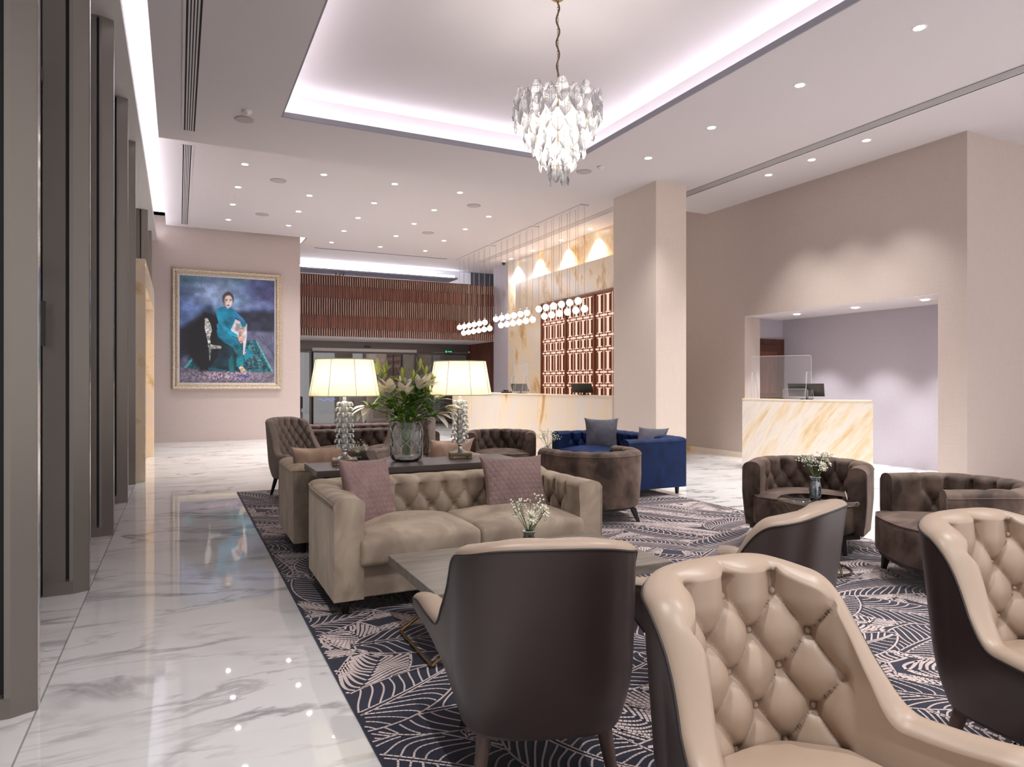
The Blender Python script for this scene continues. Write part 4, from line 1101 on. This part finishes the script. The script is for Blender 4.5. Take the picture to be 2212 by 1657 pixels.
tub_chair('brown velvet tub chair in front of the curved marble desk', (5.16, 4.40, .008), math.radians(120))
tub_chair('brown velvet tub chair at the right edge behind the leather chair', (5.08, 3.02, .008), math.radians(58))

def sofa(label, loc, rz, mat, W=1.94, D=.92):
    t = empty('sofa', loc, rz, label, 'sofa', 'tufted two seat sofas')
    hw, hd = W/2, D/2
    def rect(hx, yb, yf, r, n1, nc, n2):
        L = resample([(-hx, yf), (-hx, yb+r)], n1)
        c1 = [(-hx+r-r*math.cos(a), yb+r-r*math.sin(a)) for a in np.linspace(0, PI/2, nc)]
        B_ = resample([(-hx+r, yb), (hx-r, yb)], n2)
        c2 = [(hx-r+r*math.sin(a), yb+r-r*math.cos(a)) for a in np.linspace(0, PI/2, nc)]
        R = resample([(hx, yb+r), (hx, yf)], n1)
        return np.vstack([L[:-1], c1[:-1], B_[:-1], c2[:-1], R])
    Po = rect(hw, -hd, hd, .02, 42, 8, 100); Pi = rect(hw-.15, -hd+.18, hd-.0, .06, 42, 8, 100)
    H = [.735+.02*np.clip((-p[1]-hd+.12)/.1, 0, 1) for p in Po]
    T = lambda x, y, z: (x, y-.0*z, z)
    tf = dict(a=.185, b=.115, zt=.625, zb=.395, smax=1.36, h=.058, d=.030)
    shell_parts(Po, Pi, H, .1, .1, .045, T, tf, t, mat, mat, names=('frame_panel', 'tufted_upholstery'), rows_i=80, btn=.013, roll=.12, pipe=mat)
    box('base', -hw+.14, hw-.14, -hd+.02, hd-.03, .1, .30, mat, t, bevel=.01)
    for sx in (-1, 1):
        o = weld(rbox((W-.32)/2, .70, .17, .03, .075, .012).build('seat_cushion', mat, t)); o.location = (sx*(W-.32)/4, .135, .387)
        zz = .445; x0_, x1_ = sx*(W-.32)/4-(W-.32)/4+.02, sx*(W-.32)/4+(W-.32)/4-.02
        leg(t, sx*(hw-.09), hd-.09, .1, .03, .022, 'dark_leg', (0, 0)); leg(t, sx*(hw-.09), -hd+.09, .1, .03, .022, 'dark_leg', (0, 0))
    return t
sofa('beige velvet tufted sofa with two pink pillows, facing the coffee table', (1.82, 4.68, .008), PI, 'velvet_beige')
sofa('beige velvet sofa behind the console table, back to the lamps', (1.83, 6.39, .008), 0, 'velvet_beige')
sofa('royal blue velvet sofa with grey pillows beside the pillar', (5.50, 7.98, .008), PI/2, 'velvet_blue')
sofa('brown velvet tufted sofa seen between the two fabric wing chairs', (2.55, 10.25, 0), PI, 'velvet_brown', 2.0)
sofa('rose brown velvet sofa, farthest one toward the glass doors', (2.7, 11.6, 0), PI, 'velvet_rose_brown', 2.2)

def pillow(label, loc, rz, tilt, w_, h, T_, mat, quilt=False, roll=0):
    n = 90 if quilt else 36; o = None
    m = MB(); e = 9 if quilt else 0
    for side in (1, -1):
        A = []
        for i in range(n+1):
            row = []
            for j in range(n+1):
                u, v = -1+2*j/n, -1+2*i/n
                x = u*w_/2*(1.05-.13*(1-v*v)**.8); z = v*h/2*(1.05-.13*(1-u*u)**.8)
                th = T_/2*((1-u*u)*(1-v*v))**.42
                if quilt:
                    a_ = .042; yy = z/(a_*.866); r_ = round(yy); best = 9
                    for rr in (r_-1, r_, r_+1):
                        xx = x/a_-.5*(rr % 2); q = round(xx)
                        dd = math.hypot((xx-q), (yy-rr)*.866); best = min(best, dd)
                    th += .0065*max(0, 1-(best/.56)**4)*min(1, th/.02)
                row.append((x, side*th, z+h/2))
            A.append(row)
        m.grid(A, flip=(side > 0))
    o = weld(m.build('pillow', mat)); o.location = loc; o.rotation_euler = (tilt, roll, rz); tag(o, label, 'pillow', 'scatter pillows')
    return o
pillow('quilted pink pillow in the left corner of the beige sofa', (1.21, 4.63, .47), math.radians(34), -math.radians(17), .47, .47, .15, 'velvet_pink', True, math.radians(4))
pillow('quilted pink pillow at the right end of the beige sofa', (2.31, 4.63, .468), -math.radians(4), -math.radians(20), .50, .44, .15, 'velvet_pink', True)
pillow('peach pillow behind the left lamp on the second beige sofa', (1.14, 6.42, .475), PI-math.radians(6), -math.radians(22), .46, .44, .14, 'velvet_peach')
pillow('peach pillow behind the right lamp on the second beige sofa', (2.40, 6.45, .475), PI+math.radians(4), -math.radians(22), .46, .46, .14, 'velvet_peach')
pillow('grey velvet pillow standing upright on the blue sofa', (5.52, 8.35, .475), -math.radians(32), -math.radians(10), .48, .47, .15, 'velvet_grey')
pillow('small grey pillow tip peeking over the near arm of the blue sofa', (5.64, 7.42, .48), -math.radians(60), -math.radians(30), .42, .42, .12, 'velvet_grey')

# ------------------------------------------------------------------ tables
def coffee_table(label, loc, rz=0, W=1.43, D=.85):
    t = empty('coffee_table', loc, rz, label, 'table', 'wood topped coffee tables')
    box('table_top', -W/2, W/2, -D/2, D/2, .365, .42, 'wood_grey', t, bevel=.003)
    for sx in (-1, 1):
        x = sx*(W/2-.03); xi = sx*.15; y = D*.32
        for sy in (-1, 1):
            m = MB(); m.tube([(x, 0, .012), (x, sy*y, .012)], .011, 4)
            m.tube([(x, sy*y, .012), (xi, sy*y*.95, .36)], .011, 4); m.build('leg', 'brass', t)
    return t
coffee_table('low wood topped coffee table between the beige sofa and dark wing chair', (1.835, 3.555, .008))
coffee_table('low wood topped coffee table near the blue sofa', (4.0, 7.75, .008), PI/2)
coffee_table('low table between the two fabric wing chairs', (2.1, 7.75, .008), 0, 1.2, .7)
t = empty('console_table', (1.83, 5.6, .008), 0, 'dark wooden console table with two lamps between back-to-back sofas', 'table')
box('table_top', -.89, .89, -.29, .29, .725, .775, 'wood_console', t, bevel=.003)
for sx in (-1, 1):
    box('side_panel', sx*.8-.03, sx*.8+.03, -.22, .22, 0, .725, 'wood_console', t, bevel=.003)
box('shelf', -.77, .77, -.18, .18, .15, .18, 'wood_console', t)
t = empty('side_table', (4.45, 3.72, .008), 0, 'small round dark glass side table holding the daisy vase', 'table')
MB().lathe([(.001, .53), (.28, .53), (.285, .535), (.28, .545), (.001, .545)], 40).build('table_top', 'table_glass', t)
MB().tube([(.285*math.cos(a), .285*math.sin(a), .53) for a in np.linspace(0, 2*PI, 40, endpoint=False)], .009, 6, closed=True).build('rim', 'brass_dull', t)
for k in range(3):
    a = 2*PI*k/3+.4; MB().tube([(.27*math.cos(a), .27*math.sin(a), .52), (.1*math.cos(a+.5), .1*math.sin(a+.5), .27), (.25*math.cos(a), .25*math.sin(a), .01)], .009, 6).build('leg', 'brass_dull', t)
MB().tube([(.24*math.cos(a), .24*math.sin(a), .012) for a in np.linspace(0, 2*PI, 32, endpoint=False)], .008, 6, closed=True).build('foot_ring', 'brass_dull', t)

# ------------------------------------------------------------------ table lamps
def table_lamp(label, loc, rz=0, pw=2.5):
    t = empty('table_lamp', loc, rz, label, 'lamp', 'crystal table lamps')
    m = MB(); m.box(-.10, .10, -.10, .10, .022, .05)
    for sx in (-1, 1):
        for sy in (-1, 1): m.box(sx*.10-(.035 if sx > 0 else 0), sx*.10+(.035 if sx < 0 else 0), sy*.10-(.035 if sy > 0 else 0), sy*.10+(.035 if sy < 0 else 0), 0, .022)
    m.build('base', 'brass_dull', t, bevel=.004)
    MB().lathe([(.07, .05), (.062, .056), (.04, .07), (.022, .085), (.018, .11), (.026, .12), (.02, .13)], 24).build('neck', 'chrome', t)
    m = MB(); n = 9; z = .145
    for k in range(n):
        zz = .15+k*.043; R = .078 if k % 2 else .070; R *= 1.0 if k < 5 else .88
        for j in range(7):
            a = 2*PI*j/7+k*.45
            c_ = (R*.72*math.cos(a), R*.72*math.sin(a), zz); loop = []
            for q in range(9):
                b = -.6+q*.52; rr = .021*(1-q*.055)
                loop.append((c_[0]+math.cos(a)*rr*math.cos(b), c_[1]+math.sin(a)*rr*math.cos(b), zz+rr*math.sin(b)))
            m.tube(loop, [.010*(1-.07*q) for q in range(9)], 6)
        m.sphere((0, 0, zz), .034, 10, 7)
    m.build('crystal_column', 'crystal', t)
    MB().lathe([(.012, .53), (.012, .60)], 12).build('socket', 'white_plastic', t)
    z0, z1 = .565, .865; m = MB(); A = []
    N = 48
    for i in range(9):
        q = i/8; z = z0+(z1-z0)*q; R = .285+(.232-.285)*q
        A.append([(R*math.cos(2*PI*k/N), R*.80*math.sin(2*PI*k/N), z) for k in range(N)])
    m.grid(A, wrap=True); m.build('lamp_shade', 'lamp_fabric', t)
    m = MB()
    for z, R in ((z0, .285), (z1, .232)): m.tube([(R*math.cos(2*PI*k/N), R*.8*math.sin(2*PI*k/N), z) for k in range(N)], .004, 5, closed=True)
    for k in range(8):
        a = 2*PI*k/8+.3; m.tube([(.285*math.cos(a), .228*math.sin(a), z0), (.232*math.cos(a), .186*math.sin(a), z1)], .0025, 4)
    m.build('shade_ribs', 'lamp_fabric', t)
    MB().sphere((.0, 0, .70), .028, 12, 8, sc=(1, 1, 1.3)).build('bulb', 'bulb_soft', t)
    point('lamp_light', (-.08, 0, .70), pw/2, .035, t, (1, .93, .78)); point('lamp_light', (.08, 0, .70), pw/2, .035, t, (1, .93, .78))
table_lamp('lit crystal table lamp at the left end of the console table', (1.226, 5.66, .783), math.radians(-10))
table_lamp('lit crystal table lamp at the right end of the console table', (2.27, 5.72, .783), math.radians(-18))

# ------------------------------------------------------------------ flowers
def blade(m, p, d, L, W_, droop=.3, curl=.25, mat=0, n=8, fold=.25):
    """a pointed leaf or petal starting at p along direction d"""
    d = Vector(d).normalized(); side = d.cross(Vector((0, 0, 1)))
    if side.length < .05: side = Vector((1, 0, 0))
    side.normalize(); up = side.cross(d); A = []; q = Vector(p); dd = d.copy()
    for i in range(n+1):
        t_ = i/n; w_ = W_*.5*math.sin(PI*min(1, t_**.8*.97+.03))**.8
        A.append([tuple(q-side*w_+up*w_*fold), tuple(q-side*w_*.5+up*w_*fold*.3), tuple(q), tuple(q+side*w_*.5+up*w_*fold*.3), tuple(q+side*w_+up*w_*fold)])
        dd = (dd+Vector((0, 0, -1))*droop/n*1.6*t_+up*curl/n*-.5).normalized(); up = side.cross(dd); q = q+dd*L/n
    m.grid(A, mat=mat)
rf = random.Random(5)
VX, VY, VZ = 1.765, 5.70, .783
t = empty('flower_vase', (VX, VY, VZ), 0, 'large clear cut glass vase holding lilies between the two lamps', 'vase')
prof = [(.001, .004), (.09, .004), (.115, .02), (.132, .06), (.135, .25), (.125, .29), (.108, .315), (.106, .325), (.112, .335)]
def wave(a, z): return 1+.022*math.cos(10*a+8*math.sin(z*22))
MB().lathe([(.001, 0), (.085, 0), (.12, .012), (.138, .05), (.141, .25), (.130, .297), (.112, .32), (.110, .33), (.116, .34)], 60, fn=wave).build('vase_body', 'vase_glass', t)
MB().lathe(prof[::-1], 48, fn=lambda a, z: 1+.012*math.cos(10*a-8*math.sin(z*20))).build('inner_wall', 'vase_glass', t)
m = MB()
for k in range(10):
    for s_ in (-1, 1):
        pts = []
        for q in range(12):
            z = .03+q*.023; a = 2*PI*k/10+s_*.35*math.sin(q*.55); pts.append((.141*math.cos(a), .141*math.sin(a), z))
        m.tube(pts, .0018, 5)
m.lathe([(.001, .012), (.10, .014), (.10, .022), (.001, .024)], 30)
m.build('cut_pattern', 'cut_glass', t)
t = empty('lily_bouquet', (VX, VY, VZ), 0, 'bouquet of white lilies with green leaves in the glass vase', 'flowers')
stems = MB(); leaves = MB(); flowers = []
heads = [(-.36, -.12, .47), (-.17, -.08, .59), (-.05, -.1, .56), (.10, -.05, .62), (.17, 0, .63), (.33, -.06, .46), (.24, -.12, .40), (.02, .1, .6), (-.2, .08, .54), (.28, .05, .52)]
buds = [(-.25, .0, .74), (-.17, .05, .72), (.12, .02, .78), (.18, .05, .72), (-.02, .05, .70), (.25, .02, .62), (.05, -.02, .68)]
for h in heads+buds:
    b = (rf.uniform(-.04, .04), rf.uniform(-.04, .04), .05); c_ = (h[0]*.16, h[1]*.16, .33)
    pts = [b, tuple(Vector(b).lerp(Vector(c_), .5)), c_, (h[0]*.5, h[1]*.5, .33+(h[2]-.33)*.6), h]
    stems.tube(pts, .0042, 6)
    for k in range(11):
        q = rf.uniform(.0, .95); base = Vector(c_).lerp(Vector(h), q); a = rf.uniform(0, 2*PI)
        dr = Vector((math.cos(a)+h[0]*1.5, math.sin(a)+h[1], rf.uniform(.15, .9)))
        blade(leaves, base, dr, rf.uniform(.14, .23), rf.uniform(.034, .052), rf.uniform(.3, 1.1), .3, mat=0 if rf.random() < .8 else 1)
for k in range(22):
    a = rf.uniform(0, 2*PI); blade(leaves, (.03*math.cos(a), .03*math.sin(a), rf.uniform(.16, .30)), (math.cos(a)*.6, math.sin(a)*.6, rf.uniform(-.2, .9)), rf.uniform(.07, .10), .024, .5, .2, mat=0)
stems.build('stems', 'stem', t); leaves.build('foliage', ['leaf_green', 'leaf_light'], t)
for i, h in enumerate(heads):
    m = MB(); out = Vector((h[0]*1.4, h[1]*1.4-.18, .42 if i not in (0, 5, 6) else -.1)).normalized()
    s1 = out.cross(Vector((0, 0, 1))).normalized(); s2 = s1.cross(out)
    for k in range(6):
        a = 2*PI*k/6+i; rad = s1*math.cos(a)+s2*math.sin(a)
        blade(m, Vector(h)+rad*.006, out*1.15+rad*(.42 if k % 2 else .62), .16, .075 if k % 2 else .058, .12, .9, mat=k % 2)
    for k in range(5):
        a = 2*PI*k/5; p = Vector(h)+out*.07+(s1*math.cos(a)+s2*math.sin(a))*.02; m.tube([h, p], .0015, 4, mat=2)
    m.build('lily', ['white_petal', 'lily_petal', 'yellow_core'], t)
for i, h in enumerate(buds):
    m = MB(); d = Vector((h[0]*.8, h[1], .6)).normalized(); A = []
    s1 = d.cross(Vector((0, 1, 0))).normalized(); s2 = d.cross(s1)
    for k in range(9):
        q = k/8; r = .019*math.sin(PI*(q*.92+.04))**.8; c_ = Vector(h)+d*(.11*q); A.append([tuple(c_+(s1*math.cos(a)+s2*math.sin(a))*r) for a in np.linspace(0, 2*PI, 9)[:-1]])
    m.grid(A, wrap=True)
    blade(m, h, d+Vector((.3, 0, 0)), .15, .045, .1, .2, mat=1); blade(m, h, d+Vector((-.35, 0, .1)), .14, .04, .1, .2, mat=1)
    m.build('bud', ['lily_bud', 'leaf_light'], t)

def posy(x, y, z, label_v, label_f, vmat, vs_, fh, seed, daisies=2, gyp=60, spread=.1, petal='white_petal'):
    r = random.Random(seed)
    t = empty('small_vase', (x, y, z), 0, label_v, 'vase', 'small table vases')
    h = vs_
    MB().lathe([(.001, 0), (.033, 0), (.042, h*.15), (.046, h*.45), (.036, h*.75), (.030, h*.88), (.040, h)], 24, fn=lambda a, zz: 1+.03*math.cos(9*a+zz*60)).build('vase_body', vmat, t)
    MB().tube([(.040*math.cos(a), .040*math.sin(a), h) for a in np.linspace(0, 2*PI, 20, endpoint=False)], .003, 5, closed=True).build('rim', 'crystal', t)
    t = empty('small_posy', (x, y, z), 0, label_f, 'flowers', 'small posies')
    st = MB(); gy = MB()
    for k in range(12):
        a = 2*PI*k/12+r.uniform(-.2, .2); R = spread*r.uniform(.4, 1); tip = (R*math.cos(a), R*math.sin(a), h+fh*r.uniform(.45, 1))
        st.tube([(0, 0, .02), (.012*math.cos(a), .012*math.sin(a), h), tip], .0018, 5)
        for j in range(gyp//12):
            p = (tip[0]+r.uniform(-.035, .035), tip[1]+r.uniform(-.035, .035), tip[2]+r.uniform(-.03, .03)); gy.sphere(p, r.uniform(.0045, .007), 6, 4)
            st.tube([tip, p], .0008, 3)
    st.build('stems', 'stem', t); gy.build('gypsophila', petal, t)['kind'] = 'stuff'
    for k in range(daisies):
        m = MB(); a = -1.9+k*1.5; c_ = Vector((spread*.75*math.cos(a), spread*.75*math.sin(a), h+fh*.55+.02*k)); out = Vector((math.cos(a)*.6, math.sin(a)*.6-.3, .55)).normalized()
        s1 = out.cross(Vector((0, 0, 1))).normalized(); s2 = s1.cross(out)
        for lay in range(2):
            for j in range(15):
                b = 2*PI*j/15+lay*.2; rad = s1*math.cos(b)+s2*math.sin(b); blade(m, c_+rad*.006+out*.004*lay, rad+out*(.15+.35*lay), .042-.01*lay, .013, .0, .1, mat=0, n=4)
        m.sphere(c_+out*.005, .009, 8, 6, mat=1); m.build('daisy', [petal, 'yellow_core'], t)
        MB().tube([(0, 0, h*.8), tuple(c_)], .0025, 5).build('daisy_stem', 'stem', t)
posy(1.80, 3.47, .428, 'dark cut glass bud vase on the front coffee table', 'white sprig of small flowers above the dark wing chair back', 'smoke_glass', .18, .17, 2, 2, 84, .12)
posy(4.45, 3.74, .553, 'blue glass vase on the round side table', 'white daisies and gypsophila in front of the brown tub chair', 'blue_glass', .17, .17, 4, 3, 120, .13)
posy(1.80, 7.62, .428, 'small dark vase behind the left lamp', 'single white gerbera posy behind the left lamp', 'black_plastic', .2, .16, 6, 2, 60, .1)
posy(4.02, 7.25, .428, 'slim glass vase between sofa pillow and brown tub chair', 'dry white sprigs beside the back of the brown tub chair', 'vase_glass', .26, .2, 8, 0, 96, .13)
t = empty('table_card', (4.66, 3.62, .553), .6, 'tiny white card standing on the round side table', 'card')
MB().add([(-.03, 0, 0), (.03, 0, 0), (.03, .015, .06), (-.03, .015, .06), (-.03, .03, 0), (.03, .03, 0)], [(0, 1, 2, 3), (3, 2, 5, 4)]).build('card_sheet', 'white_plastic', t)
